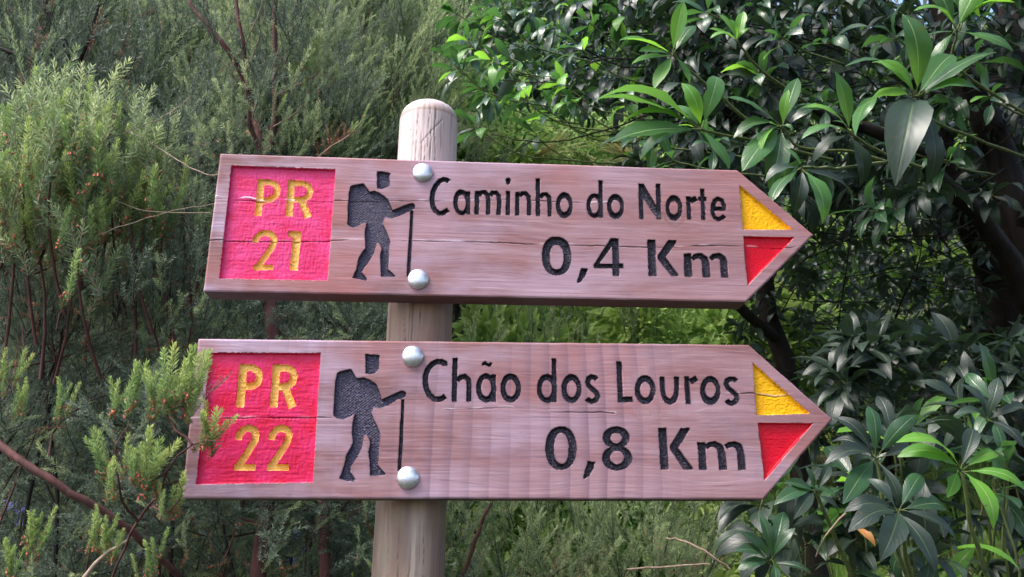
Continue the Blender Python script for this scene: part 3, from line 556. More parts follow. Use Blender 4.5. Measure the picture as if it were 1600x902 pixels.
    for i, (kind, ch, prims) in enumerate(GLYPHS[k]):
        v, q, u = sub(keep & (fid == i + 1))
        me = np_mesh(names[kind], v, q, [MAT[mats.get(kind, 'black')]], True, {n_: ('FLOAT', a_[u]) for n_, a_ in A.items()})
        lab = {'letter': 'dark carved letter ' + ch, 'digit': 'dark carved digit ' + ch, 'comma': 'dark carved comma',
               'yletter': 'yellow painted letter ' + ch, 'ydigit': 'yellow painted digit ' + ch,
               'hiker': 'dark carved hiker with backpack', 'stick': 'thin carved walking stick',
               'panel': ('faded magenta' if k == 0 else 'magenta red') + ' painted square recess'}.get(kind)
        link(names[kind], me, bd, mw, lab)
    # two domed bolt heads
    for (bx_, bz_) in BOLTS[k]:
        b = MB(); prof = [(.0142, .0), (.0142, -.0010), (.0136, -.0022), (.0120, -.0036), (.0095, -.0048), (.0065, -.0056), (.0032, -.0061), (.0002, -.0062)]
        S = 40; vs = []; 
        for (r_, y_) in prof:
            for s in range(S):
                an = 2 * math.pi * s / S; vs.append((r_ * math.cos(an), y_, r_ * math.sin(an)))
        qs = [(i_ * S + s, i_ * S + (s + 1) % S, (i_ + 1) * S + (s + 1) % S, (i_ + 1) * S + s) for i_ in range(len(prof) - 1) for s in range(S)]
        b.add(vs, qs)
        me = b.mesh('bolt', [MAT['steel']])
        link('bolt', me, bd, mw @ Matrix.Translation((bx_ / 1000, -.0003, bz_ / 1000)) @ Matrix.Rotation(random.uniform(-.05, .05), 4, 'X'))
    return bd
KNOTS = [[(352, 118, 16)], [(300, 158, 17), (305, 108, 20), (318, 132, 14)]]
AX, AY = -.1262, 1.0992                       # the bolts' upright line
PX, PYY = -.1305, 1.0992 + THICK + .0455      # post axis
sp_ = empty('signpost', (PX, PYY, 0), 'round wooden post carrying two arrow-shaped trail boards pointing right', 'signpost')
# post: a turned log, checks and knots as relief
nth, zt = 220, CAM_H + .668
zs_ = zt - .034
ab_ = np.linspace(0, math.pi / 2, 18); dm_ = np.linspace(0, 1, 14)[1:]
zz = np.concatenate([np.linspace(-.3, 1.4, 40)[:-1], np.linspace(1.4, zs_, 380)[:-1], zs_ + .028 * np.sin(ab_), zs_ + .028 + .006 * (1 - (1 - dm_) ** 2)])
capr = np.concatenate([np.ones(39 + 379), 1 - .50 * (1 - np.cos(ab_)), .5 * (1 - dm_) + .002])
TH, ZZ = np.meshgrid(np.arange(nth) * 2 * math.pi / nth, zz)
rad0 = np.interp(ZZ, [0, CAM_H - .02, CAM_H + .6], [.052, .0474, .0443])
u_ = np.clip((ZZ - zs_) / .034, 0, 1)
capf = capr[:, None]
vnc = lambda a, z, sa, sz, seed: (vn(a * 50, z * 1000, sa, sz, seed) * np.clip((2 * math.pi - a) / .5, 0, 1) + vn(a * 50 - 2 * math.pi * 50, z * 1000, sa, sz, seed) * np.clip(1 - (2 * math.pi - a) / .5, 0, 1))
rel = .0007 * vnc(TH, ZZ, 40, 160, 1) + .0003 * vnc(TH, ZZ, 5, 60, 2) + .00015 * vnc(TH, ZZ, 2, 25, 3)
dirtp = np.zeros(TH.shape)
FR = 1.5 * math.pi                            # facing the viewer
for (da, z0, z1, wd, dp) in [(-.42, .36, .62, .018, .003), (-.12, .30, .61, .022, .004), (.02, .45, .60, .014, .003), (.22, .42, .63, .016, .003), (.36, .50, .66, .014, .002), (-.28, .52, .64, .012, .002), (.10, .55, .655, .012, .002),
                             (-.10, .22, .38, .02, .003), (.06, .25, .36, .014, .002), (-.35, .2, .33, .01, .002), (.1, -.4, .04, .02, .004), (-.2, -.2, .05, .012, .002), (.3, -.3, .0, .012, .002), (-.5, -.5, .05, .01, .002), (.5, -.2, .06, .01, .002)]:
    c0 = FR + da + .05 * vn(ZZ * 1000, ZZ * 0, 40, 10, int(abs(da) * 100)) + .015 * vn(ZZ * 1000, ZZ * 0, 9, 10, int(abs(da) * 77) + 1)
    t_ = (ZZ - CAM_H - z0) / (z1 - z0); env = np.clip(np.minimum(t_, 1 - t_) * 5, 0, 1)
    g = np.clip(1 - np.abs(TH - c0) / wd, 0, 1) * env
    rel -= dp * g * .7; dirtp = np.maximum(dirtp, g * .8)
# one slanting scratch near the top
g = np.clip(1 - np.abs((TH - FR - .22) * .045 - (ZZ - CAM_H - .60) * .75) / .0012, 0, 1) * (np.abs(ZZ - CAM_H - .60) < .022); dirtp = np.maximum(dirtp, g * .9); rel -= g * .0012
pale_ = np.clip(u_ * 1.6, 0, 1) * .7 + .42 * np.clip((ZZ - CAM_H - .36) * 8, 0, 1) * (u_ <= 0)
rr_ = (rad0 + rel) * capf
Vp = np.stack([rr_ * np.cos(TH), rr_ * np.sin(TH), ZZ + rel * (u_ > 0)], -1).reshape(-1, 3)
ip = np.arange(TH.size).reshape(TH.shape)
Qp = np.stack([ip[:-1], np.roll(ip, -1, 1)[:-1], np.roll(ip, -1, 1)[1:], ip[1:]], -1).reshape(-1, 4)
link('post', np_mesh('post', Vp, Qp, [MAT['post']], True, {'dirt': ('FLOAT', dirtp.ravel()), 'pale': ('FLOAT', pale_.ravel())}), sp_, Matrix.Translation((PX, PYY, 0)))
for k_, (yaw, tilt, z_, lab) in enumerate([(.0451, -.0025, .3335, 'upper arrow board lettered Caminho do Norte 0,4 Km with number PR 21'),
                                           (.0602, -.0148, .0705, 'lower arrow board lettered Chão dos Louros 0,8 Km with number PR 22')]):
    M_ = Matrix.Translation((AX, AY, CAM_H + z_)) @ Matrix.Rotation(yaw, 4, 'Z') @ Matrix.Rotation(tilt, 4, 'Y')
    sign_board(k_, sp_, M_, lab)
# ------------------------------------------------------------------ leaf and sprig meshes
def leaf_mesh(name, L, W, fold, curl, droop, matkey, seed, peti=.12, twist=0.0, waves=.0):
    rs = random.Random(seed); nl, nw = 8, 4; v = []; uv = []; q = []
    nt_ = (rs.uniform(.3, .8), rs.choice([-1, 1]), rs.uniform(.15, .5)) if rs.random() < .45 else (9, 1, 0)
    for i in range(nl + 1):
        t = i / nl
        wd = W / 2 * (math.sin(math.pi * t ** 1.22) ** .8) if 0 < i < nl else (.0012 if i == 0 else .0004)
        y = L * (peti + t * (1 - peti)); a = droop * t * t
        cy = L * peti + (L * (1 - peti)) * (math.sin(a) / droop * 1.0 if abs(droop) > 1e-3 and t > 0 else t) * (1 / max(t, 1e-6) if 0 else 1)
        cy = L * peti + L * (1 - peti) * t * math.cos(a * .5); cz = -L * (1 - peti) * t * math.sin(a * .5)
        tw = twist * t
        for j in range(nw + 1):
            s = (j / nw - .5) * 2
            x = s * wd * (1 - nt_[2] if s * nt_[1] > .9 and abs(t - nt_[0]) < .09 else 1); z = abs(s) ** 1.3 * wd * fold - (abs(s) ** 3) * wd * curl + math.sin(t * 17 + s * 2 + seed) * waves * abs(s) * W
            xx = x * math.cos(tw) - z * math.sin(tw); z2 = x * math.sin(tw) + z * math.cos(tw)
            v.append((xx, cy, cz + z2)); uv.append((j / nw, t))
    for i in range(nl):
        for j in range(nw):
            a = i * (nw + 1) + j; q.append((a, a + 1, a + nw + 2, a + nw + 1))
    ty, tz = v[-3][1], v[-3][2]; an = -math.atan2(tz, ty); k_ = .105 / math.hypot(ty, tz)   # tip exactly .105 along +Y
    ca, sa = math.cos(an) * k_, math.sin(an) * k_
    v = [(x * k_, y * ca - z * sa, y * sa + z * ca) for x, y, z in v]; pt = [(0, 0, 0), v[2]]
    b = MB(); b.add(v, q, None, 0, uv)
    b.tube([(0, 0, 0), (0, v[2][1] * .5, v[2][2] * .3), v[2]], [.0014, .0011, .0009], 4, 1)
    return b.mesh(name, [MAT[matkey], MAT['twig_green']])
def leafset(key, n, L0, seed0, wide=.285):
    out = []
    for i in range(n):
        r_ = random.Random(seed0 + i)
        out.append(leaf_mesh('leaf_' + key, L0 * r_.uniform(.9, 1.1), L0 * r_.uniform(wide * .85, wide * 1.18), r_.uniform(.12, .55), r_.uniform(0, .35), r_.uniform(.15, 1.3), key, seed0 + i, .13,
                             r_.uniform(-.5, .5), r_.uniform(.0, .05)))
    return out
LEAF = {'leaf': leafset('leaf', 7, .11, 100), 'leafmid': leafset('leafmid', 7, .11, 500), 'leafdark': leafset('leafdark', 5, .11, 200), 'leafyoung': leafset('leafyoung', 5, .11, 300), 'leafdry': leafset('leafdry', 1, .11, 400)}
KEYS = {k: i for i, k in enumerate(LEAF)}

def needle(b, p, d, L, w_, t0, t1):
    s = d.cross(rv()); s = s.normalized() * w_ / 2; m_ = p + d * L * .55 + Vector((0, 0, -L * .03)); e = p + d * L
    b.add([p - s * .5, p + s * .5, m_ + s, e, m_ - s], [(0, 1, 2, 4), (4, 2, 3)], [t0, t0, (t0 + t1) / 2, t1, (t0 + t1) / 2])
def sprig_mesh(name, L, nn, nl, nw, mats, seed, ang=(.65, 1.0), side=0, bend=.1, bare=.0, tipt=1.0, buds=0):
    """an upright twig set with needles; 'side' adds side shoots"""
    random.seed(seed); b = MB()
    def shoot(p0, d, L, nn, nl, tt):
        d = d.normalized(); o = d.orthogonal().normalized()
        pts = bez(p0, p0 + d * L * .5 + o * L * random.uniform(-bend, bend), p0 + d * L + Vector((0, 0, L * .06)), 6)
        b.tube(pts, [max(.0004, .0011 * (1 - i / 7)) * max(1, L / .12) * .8 for i in range(7)], 3, 1)
        for i in range(nn):
            t = bare + (1 - bare) * (i + random.random()) / nn; k = min(int(t * 6), 5); f = t * 6 - k
            p = pts[k].lerp(pts[k + 1], f); ax = (pts[k + 1] - pts[k]).normalized()
            r_ = ax.orthogonal().normalized(); r_.rotate(Matrix.Rotation(i * 2.4 + random.uniform(-.4, .4), 3, ax))
            a = random.uniform(*ang) * (1 - .45 * max(0, t - .75) * 4)
            needle(b, p, (ax * math.cos(a) + r_ * math.sin(a)).normalized(), nl * random.uniform(.75, 1.1) * (1 - .35 * max(0, t - .85) * 6), nw, .0 + tt * t * .45, tt * (.25 + .75 * t))
        return pts
    pts = shoot(Vector((0, 0, 0)), Vector((0, 1, 0)), L, nn, nl, tipt)
    for s in range(side):
        t = random.uniform(.12, .8); p = pts[min(int(t * 6), 5)]
        r_ = Vector((random.gauss(0, 1), 0, random.gauss(0, 1))).normalized()
        l2 = L * random.uniform(.35, .6) * (1.1 - .5 * t)
        shoot(p, Vector((0, 1, 0)) * random.uniform(1.0, 1.6) + r_ * .7, l2, int(nn * l2 / L * .95), nl, tipt)
    for s in range(buds):
        p = Vector((random.gauss(0, .003), random.uniform(0, L * .25), random.gauss(0, .003)))
        d = (rv() + Vector((0, .8, 0))).normalized(); s_ = d.orthogonal() * .0016; u_ = d.cross(s_)
        b.add([p - s_, p + u_, p + s_, p - u_, p + d * .006], [(0, 1, 4), (1, 2, 4), (2, 3, 4), (3, 0, 4)], [0] * 5, 2)
    return b.mesh(name, mats)
SP = {
 'fresh': [sprig_mesh('sprig_fresh', .085, 110, .0125, .0018, [MAT['needlefresh'], MAT['bark_pale'], MAT['bud']], 11 + i, side=0, buds=7) for i in range(3)],
 'green': [sprig_mesh('sprig_green', .14, 84, .016, .0020, [MAT['needle'], MAT['bark_pale'], MAT['bud']], 31 + i, side=2, buds=3, bend=.15) for i in range(3)],
 'plume': [sprig_mesh('plume', .34, 120, .019, .0030, [MAT['needle'], MAT['bark_dark'], MAT['bud']], 51 + i, side=5, ang=(.35, .8), bend=.12) for i in range(4)],
 'grey': [sprig_mesh('sprig_grey', .26, 100, .018, .0024, [MAT['needlegrey'], MAT['bark_dark'], MAT['bud']], 71 + i, side=4, ang=(.5, 1.1), bend=.2, bare=.08, tipt=.5) for i in range(3)],
 'dry': [sprig_mesh('sprig_dry', .12, 60, .011, .0014, [MAT['needledry'], MAT['bark_red'], MAT['bud']], 91 + i, side=1, ang=(.7, 1.4), bend=.25, buds=10) for i in range(2)],
}
SPK = {k: i for i, k in enumerate(SP)}
random.seed(21)

# ------------------------------------------------------------------ scatter: one object, many shared meshes
SRC = {}
def src(me):
    if me.name not in SRC: SRC[me.name] = bpy.data.objects.new('source_' + me.name, me)
    return SRC[me.name]
GN = {}
def gn_for(meshes):
    key = tuple(m.name for m in meshes)
    if key in GN: return GN[key]
    ng = bpy.data.node_groups.new('scatter', 'GeometryNodeTree')
    ng.interface.new_socket('Geometry', in_out='INPUT', socket_type='NodeSocketGeometry')
    ng.interface.new_socket('Geometry', in_out='OUTPUT', socket_type='NodeSocketGeometry')
    gi = ng.nodes.new('NodeGroupInput'); go = ng.nodes.new('NodeGroupOutput')
    iop = ng.nodes.new('GeometryNodeInstanceOnPoints'); jn = ng.nodes.new('GeometryNodeGeometryToInstance')
    for m_ in meshes:
        oi = ng.nodes.new('GeometryNodeObjectInfo'); oi.inputs['Object'].default_value = src(m_); oi.inputs['As Instance'].default_value = False
        ng.links.new(oi.outputs['Geometry'], jn.inputs[0])
    def att(n_, ty):
        a = ng.nodes.new('GeometryNodeInputNamedAttribute'); a.data_type = ty; a.inputs[0].default_value = n_; return a.outputs[0]
    ng.links.new(gi.outputs[0], iop.inputs['Points']); ng.links.new(jn.outputs[0], iop.inputs['Instance'])
    iop.inputs['Pick Instance'].default_value = True
    ng.links.new(att('idx', 'INT'), iop.inputs['Instance Index'])
    er = ng.nodes.new('FunctionNodeEulerToRotation'); ng.links.new(att('rot', 'FLOAT_VECTOR'), er.inputs[0])
    ng.links.new(er.outputs[0], iop.inputs['Rotation']); ng.links.new(att('scl', 'FLOAT'), iop.inputs['Scale'])
    ng.links.new(iop.outputs[0], go.inputs[0]); GN[key] = ng
    return ng
def scatter(name, parent, meshes, items, label=None, cat=None, kind='stuff'):
    """items: (matrix3, location, scale, index)"""
    if not items: return
    me = bpy.data.meshes.new(name); n = len(items)
    base = parent_world(parent).translation if parent else Vector()
    me.vertices.add(n); me.vertices.foreach_set('co', np.array([tuple(i[1] - base) for i in items], np.float32).ravel())
    a = me.attributes.new('rot', 'FLOAT_VECTOR', 'POINT'); a.data.foreach_set('vector', np.array([tuple(i[0].to_euler()) for i in items], np.float32).ravel())
    a = me.attributes.new('scl', 'FLOAT', 'POINT'); a.data.foreach_set('value', [i[2] for i in items])
    a = me.attributes.new('idx', 'INT', 'POINT'); a.data.foreach_set('value', [len(meshes) - 1 - (i[3] % len(meshes)) for i in items])
    o = bpy.data.objects.new(name, me); col.objects.link(o)
    if parent: o.parent = parent
    md = o.modifiers.new('scatter', 'NODES'); md.node_group = gn_for(meshes)
    return tag(o, label, cat, kind=kind)
def place(name, mesh, parent, m3, loc, s):
    return link(name, mesh, parent, Matrix.Translation(loc) @ m3.to_4x4() @ Matrix.Scale(s, 4))

# ------------------------------------------------------------------ laurels
class Laurel:
    def __init__(s, name, label, base, cat='tree', group=None):
        s.root = empty(name, base, label, cat, group); s.leaves = []; s.wood = MB(); s.hero = []; s.twigs = MB()
    def leaf(s, B, T, zh, key='leaf', hero=True, wide=0):
        B, T = Vector(B), Vector(T); d = T - B
        s.leaves.append((0 if hero else 1, key, basis(d, zh), B, d.length / .105, random.randrange(9), wide))
    def cluster(s, c, ax, n, L=.11, key='leaf', droop=.5, spread=(.7, 1.25), zup=1.0, young=0):
        ax = Vector(ax).normalized(); o = ax.orthogonal().normalized(); ph = random.uniform(0, 6.28)
        for i in range(n):
            a = random.uniform(*spread) * (.55 if i >= n - 2 else 1)
            r_ = o.copy(); r_.rotate(Matrix.Rotation(ph + i * 2.4 + random.uniform(-.3, .3), 3, ax))
            d = ax * math.cos(a) + r_ * math.sin(a); d.z -= droop * random.uniform(.5, 1.4)
            d.normalize(); l = L * random.uniform(.7, 1.15) * (.75 if i >= n - 2 else 1)
            k = key
            if young and random.random() < young: k = 'leafyoung'
            b = c - ax * random.uniform(0, .03) * (i < n - 2)
            zh = Vector((0, 0, zup)) + ax * .6 + rv(.35)
            s.leaf(b, b + d * l, zh, k, False)
    def twig(s, pts, r0, r1, n=4, jit=.003, mat=1):
        P = path(pts, n, jit); m_ = len(P) - 1
        s.twigs.tube(P, [r0 + (r1 - r0) * i / m_ for i in range(m_ + 1)], 5, mat)
        return P
    def finish(s, cap=295):
        if s.wood.v: link('trunk', s.wood.mesh('trunk', [MAT['bark_dark'], MAT['bark_pale'], MAT['twig_green']]), s.root)
        if s.twigs.v: link('branches', s.twigs.mesh('branches', [MAT['bark_dark'], MAT['bark_pale'], MAT['twig_green']]), s.root, kind='stuff')
        eye = Vector((0, 0, CAM_H)); inv_ = CM.inverted()
        def rank(l):
            q = inv_ @ (l[3] - eye)
            if q.y < .1: return (2, 0)
            px, py = 800 + F_PX * q.x / q.y, 451 - F_PX * q.z / q.y
            out = not (-60 < px < 1660 and -60 < py < 962)
            return (l[0] + 2 * out, q.y / l[4])
        s.leaves.sort(key=rank)
        for l in s.leaves[:cap]:
            ms = LEAF[l[1]]; place('leaf', ms[l[5] % len(ms)], s.root, l[2], l[3], l[4])
        rest = {}
        for l in s.leaves[cap:]: rest.setdefault(l[1], []).append((l[2], l[3], l[4], l[5]))
        allm = []; items = []
        for k, its in rest.items():
            off = len(allm); n_ = len(LEAF[k]); allm += LEAF[k]
            items += [(a, b, c_, off + d % n_) for a, b, c_, d in its]
        if items: scatter('foliage', s.root, allm, items)
t1 = None
def hero(t, base, Y, leaves, axis_from=None, r=.003, key='leaf'):
    """a whorl: leaves = (tip px, tip py, depth offset of the tip, key, roll towards viewer)"""
    B = at(base[0], base[1], Y)
    for lf in leaves:
        px, py, dy = lf[:3]; k = lf[3] if len(lf) > 3 else key; k = 'leafmid' if k == 'leaf' and t is t1 else k; zc = lf[4] if len(lf) > 4 else .8
        T = at(px, py, Y + dy); t.leaf(B + rv(.002), T, Vector((random.uniform(-.25, .25), -zc, .65)), k)
    if axis_from:
        t.twig([at(*a) for a in axis_from] + [B], r * 1.6, r, 5, .002, 2)
    return B

# upper right laurel: near twigs seen clearly, one by one
t1 = Laurel('laurel_tree', 'glossy laurel with big leaf whorls overhanging the right end of the upper board', (2.3, 2.9, 0), 'tree')
hero(t1, (1432, 152), 1.75, [(1410, 22, -.05, 'leaf', 1.2), (1320, 104, -.06), (1362, 98, .03, 'leafyoung'), (1490, 86, .05), (1556, 82, -.08), (1532, 143, -.05), (1399, 291, -.10, 'leafdark', 1.0), (1337, 212, -.06, 'leaf', .2), (1447, 290, .05, 'leafdark')],
     [(1640, 260, 2.2), (1520, 215, 1.95), (1452, 185, 1.8)])
hero(t1, (1495, 48), 1.85, [(1452, -25, 0, 'leaf', 1.2), (1428, 17, -.04, 'leafyoung'), (1440, 60, .05), (1545, -20, 0, 'leafyoung'), (1586, 4, -.05, 'leafyoung', .2), (1583, 80, -.04), (1518, -20, .04), (1455, 100, .03)],
     [(1640, 200, 2.1), (1500, 110, 1.95)])
hero(t1, (1222, 198), 1.8, [(1135, 152, -.05), (1247, 122, 0), (1232, 140, -.04, 'leafyoung'), (1146, 216, -.04), (1160, 268, -.06, 'leaf', 1.2), (1240, 205, -.02), (1203, 300, .0), (1185, 250, -.05, 'leafyoung', .2)],
     [(1420, 262, 2.0), (1330, 238, 1.9), (1250, 230, 1.84)])
hero(t1, (1328, 208), 1.82, [(1305, 112, -.04, 'leaf', 1.2), (1248, 170, -.02, 'leafyoung'), (1252, 218, -.05), (1300, 190, .0), (1370, 152, -.03), (1345, 290, .04, 'leafdark'), (1270, 255, .03, 'leafdark')],
     [(1440, 262, 2.0), (1370, 235, 1.9)])
hero(t1, (1097, 203), 1.72, [(955, 222, -.08, 'leaf', 1.3), (920, 165, -.04, 'leaf', .3), (935, 153, .02, 'leaf', .3), (972, 192, .02, 'leafyoung', .2), (1042, 170, .02), (1065, 130, -.03, 'leafyoung'), (1000, 250, .03), (1120, 120, .02), (1140, 265, .0)],
     [(1300, 250, 2.0), (1200, 225, 1.85)])
hero(t1, (1052, 86), 1.78, [(1068, 2, -.03, 'leafyoung', 1.2), (968, 63, -.05, 'leafyoung', .5), (999, 80, -.05, 'leaf', .9), (987, 100, -.03, 'leafyoung', 1.1), (1022, 140, -.03, 'leafyoung'), (1087, 40, .02), (1078, 130, .03)],
     [(1170, 190, 1.95), (1100, 130, 1.85)])
hero(t1, (1152, 66), 1.85, [(1108, 45, -.02, 'leafyoung'), (1122, 22, 0, 'leafyoung'), (1140, 30, -.03, 'leafyoung'), (1162, 18, 0, 'leafyoung'), (1172, 45, -.02, 'leafyoung'), (1110, 60, -.03, 'leafyoung')],
     [(1260, 160, 2.1), (1190, 110, 1.95)])
hero(t1, (1252, 262), 1.6, [(1205, 318, -.05, 'leaf', .3), (1228, 232, 0), (1332, 322, .06, 'leafdark', 1.2), (1285, 350, .0, 'leaf', 1.1), (1195, 285, 0, 'leafdark'), (1240, 335, .02, 'leafdark')],
     [(1400, 250, 2.0), (1320, 262, 1.8)])
for (x, y, n) in [(1110, 20, 6), (1230, 60, 8), (1300, 60, 7), (1180, 120, 7), (1390, 60, 7), (1280, 170, 6), (1420, 230, 6), (1545, 30, 6), (1560, 150, 5), (1475, 250, 7), (1360, 330, 6), (1120, 230, 8), (1065, 250, 6), (1010, 215, 6)]:
    c = at(x + random.uniform(-15, 15), y, random.uniform(2.0, 2.35))
    t1.cluster(c, (-.4, -.5, .2), n, .12, 'leaf', .55, young=.05); t1.twig([c, c + Vector((.12, .12, .03)), c + Vector((.35, .35, .12))], .002, .004, 4, .003, 2)
for i in range(165):
    c = at(random.uniform(1040, 1640), random.uniform(-130, 330), random.uniform(2.3, 3.1))
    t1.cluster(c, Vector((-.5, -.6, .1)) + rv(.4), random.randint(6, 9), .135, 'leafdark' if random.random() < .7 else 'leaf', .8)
    if i % 2: t1.twig([c, c + Vector((.2, .2, -.02)) + rv(.05), c + Vector((.5, .4, .15))], .0015, .004, 3, .003, 0)
for i in range(150):
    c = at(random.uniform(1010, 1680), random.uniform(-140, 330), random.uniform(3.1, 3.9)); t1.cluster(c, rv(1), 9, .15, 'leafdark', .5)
for i in range(330):      # unseen crown added above and right of the view, to darken it
    c = Vector((random.uniform(.5, 3.8), random.uniform(1.2, 4.2), random.uniform(3.4, 5.2)))
    t1.cluster(c, Vector((-.3, -.5, .1)) + rv(.5), random.randint(6, 9), .14, 'leafdark', .7)
tr = t1.wood
tr.tube(path([(2.3, 2.9, -.2), (2.2, 2.95, 1.2), (2.0, 3.0, 2.2), (1.85, 3.0, 3.1), (1.6, 2.9, 4.3)], 5, .02), [.11 - .0035 * i for i in range(21)], 10, 0, .06)
tr.tube(path([(2.02, 3.0, 2.1), (1.7, 2.8, 2.6), (1.3, 2.5, 2.85), (.9, 2.3, 2.9)], 5, .015), [.05 - .0025 * i for i in range(16)], 7, 0, .06)
tr.tube(path([(1.9, 3.0, 2.8), (1.9, 2.6, 3.0), (1.8, 2.2, 2.95)], 5, .015), [.045 - .0035 * i for i in range(11)], 7, 0, .06)
t1.finish()

# laurel behind, upper middle: narrow hanging leaves
t2 = Laurel('laurel_tree', 'laurel full of narrow hanging leaves above the middle of the upper board', (1.3, 3.7, 0), 'tree')
for (x, y) in [(905, 75), (880, 130), (800, 95), (760, 140), (735, 65), (745, 200), (830, 210), (860, 175), (780, 30), (920, 35), (975, 160), (715, 110), (812, 150), (770, 95), (895, 160)]:
    c = at(x, y, random.uniform(2.1, 2.35))
    t2.cluster(c, Vector((-.7, -.4, .15)) + rv(.15), random.randint(6, 8), .098, 'leaf', .55, young=.28)
    t2.twig([c, c + Vector((.12, .1, -.03)), c + Vector((.3, .3, .05))], .0018, .003, 4, .002, 2)
for i in range(210):
    x = 700 + 480 * random.random() ** .7; y = random.uniform(-120, 255 if x > 990 else (165 if x > 760 else 120))
    c = at(x, y, random.uniform(2.4, 3.2))
    t2.cluster(c, Vector((-.5, -.4, .1)) + rv(.35), random.randint(6, 9), .118, 'leafdark' if random.random() < .4 + (x - 800) / 800 else 'leaf', 1.1, (.6, 1.1), young=.04)
    if i % 3 == 0: t2.twig([c, c + Vector((.2, .15, -.02)) + rv(.04), c + Vector((.5, .3, .1))], .0015, .003, 3, .003, 0)
for i in range(60):
    c = Vector((random.uniform(-.1, 1.6), random.uniform(2.2, 3.6), random.uniform(3.5, 4.6)))
    t2.cluster(c, rv(.5), random.randint(6, 9), .13, 'leafdark', .7)
t2.twig([at(990, 92, 2.2), at(930, 95, 2.15), at(870, 128, 2.15), at(780, 125, 2.2)], .0025, .0014, 5, .002, 0)
t2.twig([at(1010, 180, 2.2), at(940, 205, 2.15), at(880, 220, 2.15), at(830, 222, 2.1), at(770, 210, 2.1)], .003, .0014, 5, .002, 0)
t2.twig([at(830, 220, 2.1), at(795, 242, 2.08), at(775, 250, 2.05)], .0018, .0012, 4, .002, 0)
t2.wood.tube(path([(1.3, 3.7, -.2), (1.25, 3.7, 1.4), (1.1, 3.5, 2.6), (.9, 3.2, 3.4), (.7, 3.0, 4.2)], 5, .02), [.06 - .002 * i for i in range(21)], 8, 0, .05)
t2.wood.tube(path([(1.12, 3.52, 2.5), (.7, 3.0, 2.6), (.4, 2.6, 2.75)], 5, .01), [.025 - .0017 * i for i in range(11)], 6, 0, .05)
t2.finish()

# lower right laurel shrub: broad dark leaves at head height
t3 = Laurel('laurel_shrub', 'broad-leaved dark laurel shrub with a few bright young leaves, below the board tips', (1.0, 1.9, 0), 'shrub')
hero(t3, (1370, 716), 1.45, [(1432, 648, -.03, 'leaf', 1.1), (1356, 634, .02), (1300, 652, .03, 'leafdark'), (1288, 726, -.04, 'leafdark'), (1317, 788, -.06, 'leaf', 1.1), (1300, 690, .03, 'leafdark'), (1405, 792, -.02, 'leafdark', 1.2), (1440, 720, .04, 'leafdark')],
     [(1440, 960, 1.7), (1390, 820, 1.5)])
hero(t3, (1404, 796), 1.35, [(1462, 895, -.05, 'leafdark', 1.2), (1374, 878, -.05, 'leafdark', 1.2), (1325, 832, -.04, 'leafdark'), (1494, 845, -.02, 'leafdark'), (1355, 748, .02, 'leafdark'), (1440, 742, .03), (1318, 800, 0, 'leafdark'), (1480, 800, .03)],
     [(1440, 960, 1.6), (1415, 870, 1.42)])
hero(t3, (1502, 736), 1.4, [(1400, 692, -.05, 'leafyoung', .5), (1604, 768, -.05, 'leafyoung', .9), (1552, 826, -.05, 'leafyoung', .9), (1402, 714, -.02, 'leafyoung'), (1480, 778, -.03, 'leafyoung', .8), (1560, 712, .02, 'leafyoung'), (1520, 670, .03, 'leafdark')],
     [(1560, 960, 1.6), (1520, 830, 1.45)])
hero(t3, (1205, 878), 1.5, [(1146, 862, -.04), (1156, 832, -.03), (1186, 803, 0), (1243, 825, -.02), (1152, 893, -.04), (1268, 896, -.03), (1210, 935, -.03), (1225, 800, .03)], [(1260, 980, 1.7)])
hero(t3, (1275, 768), 1.55, [(1209, 789, -.04), (1258, 728, .0), (1224, 754, -.02), (1296, 728, .02, 'leafdark'), (1240, 812, -.04, 'leafdark'), (1310, 800, 0, 'leafdark')], [(1330, 900, 1.7)])
hero(t3, (1545, 660), 1.55, [(1500, 600, 0, 'leafdark'), (1560, 590, 0, 'leafdark'), (1610, 640, 0, 'leafdark'), (1600, 700, -.05, 'leafdark'), (1490, 650, -.03, 'leafdark')])
t3.leaf(at(1335, 826, 1.42), at(1368, 854, 1.38), (0, -1, .3), 'leafdry')
for i in range(62):
    x = random.uniform(1180, 1660); y = random.uniform(max(620, 1500 - x * .62), 990)
    c = at(x, y, random.uniform(1.65, 2.3))
    t3.cluster(c, Vector((-.2, -.5, .6)) + rv(.3), random.randint(6, 9), .13, 'leafdark' if random.random() < .8 else 'leaf', .35, young=.05)
    t3.twig([c, c + Vector((.02, .05, -.15)) + rv(.02), c + Vector((.05, .15, -.3))], .002, .003, 3, .003, 2)
for i in range(75):
    c = at(random.uniform(1290, 1680), random.uniform(520, 660), random.uniform(2.2, 3.0)); t3.cluster(c, Vector((-.2, -.5, .6)) + rv(.3), 8, .14, 'leafdark', .35)
for i in range(70):
    c = Vector((random.uniform(.5, 2.2), random.uniform(1.5, 3.0), random.uniform(.3, 1.45)))
    t3.cluster(c, Vector((0, -.3, .7)) + rv(.3), 8, .12, 'leafdark', .35)
t3.twig([at(1322, 802, 1.5), at(1290, 840, 1.52), at(1275, 870, 1.55)], .002, .0013, 4, .002, 1)
for k in range(5): t3.wood.tube(path([(1.0 + random.uniform(-.1, .1), 1.9, -.1), (1.0 + random.uniform(-.3, .5), 1.9 + random.uniform(-.2, .3), .8), (1.0 + random.uniform(-.5, .8), 2.2 + random.uniform(-.1, .4), 1.6)], 4, .01), [.014 - .0011 * i for i in range(9)], 6, 0)
t3.finish()

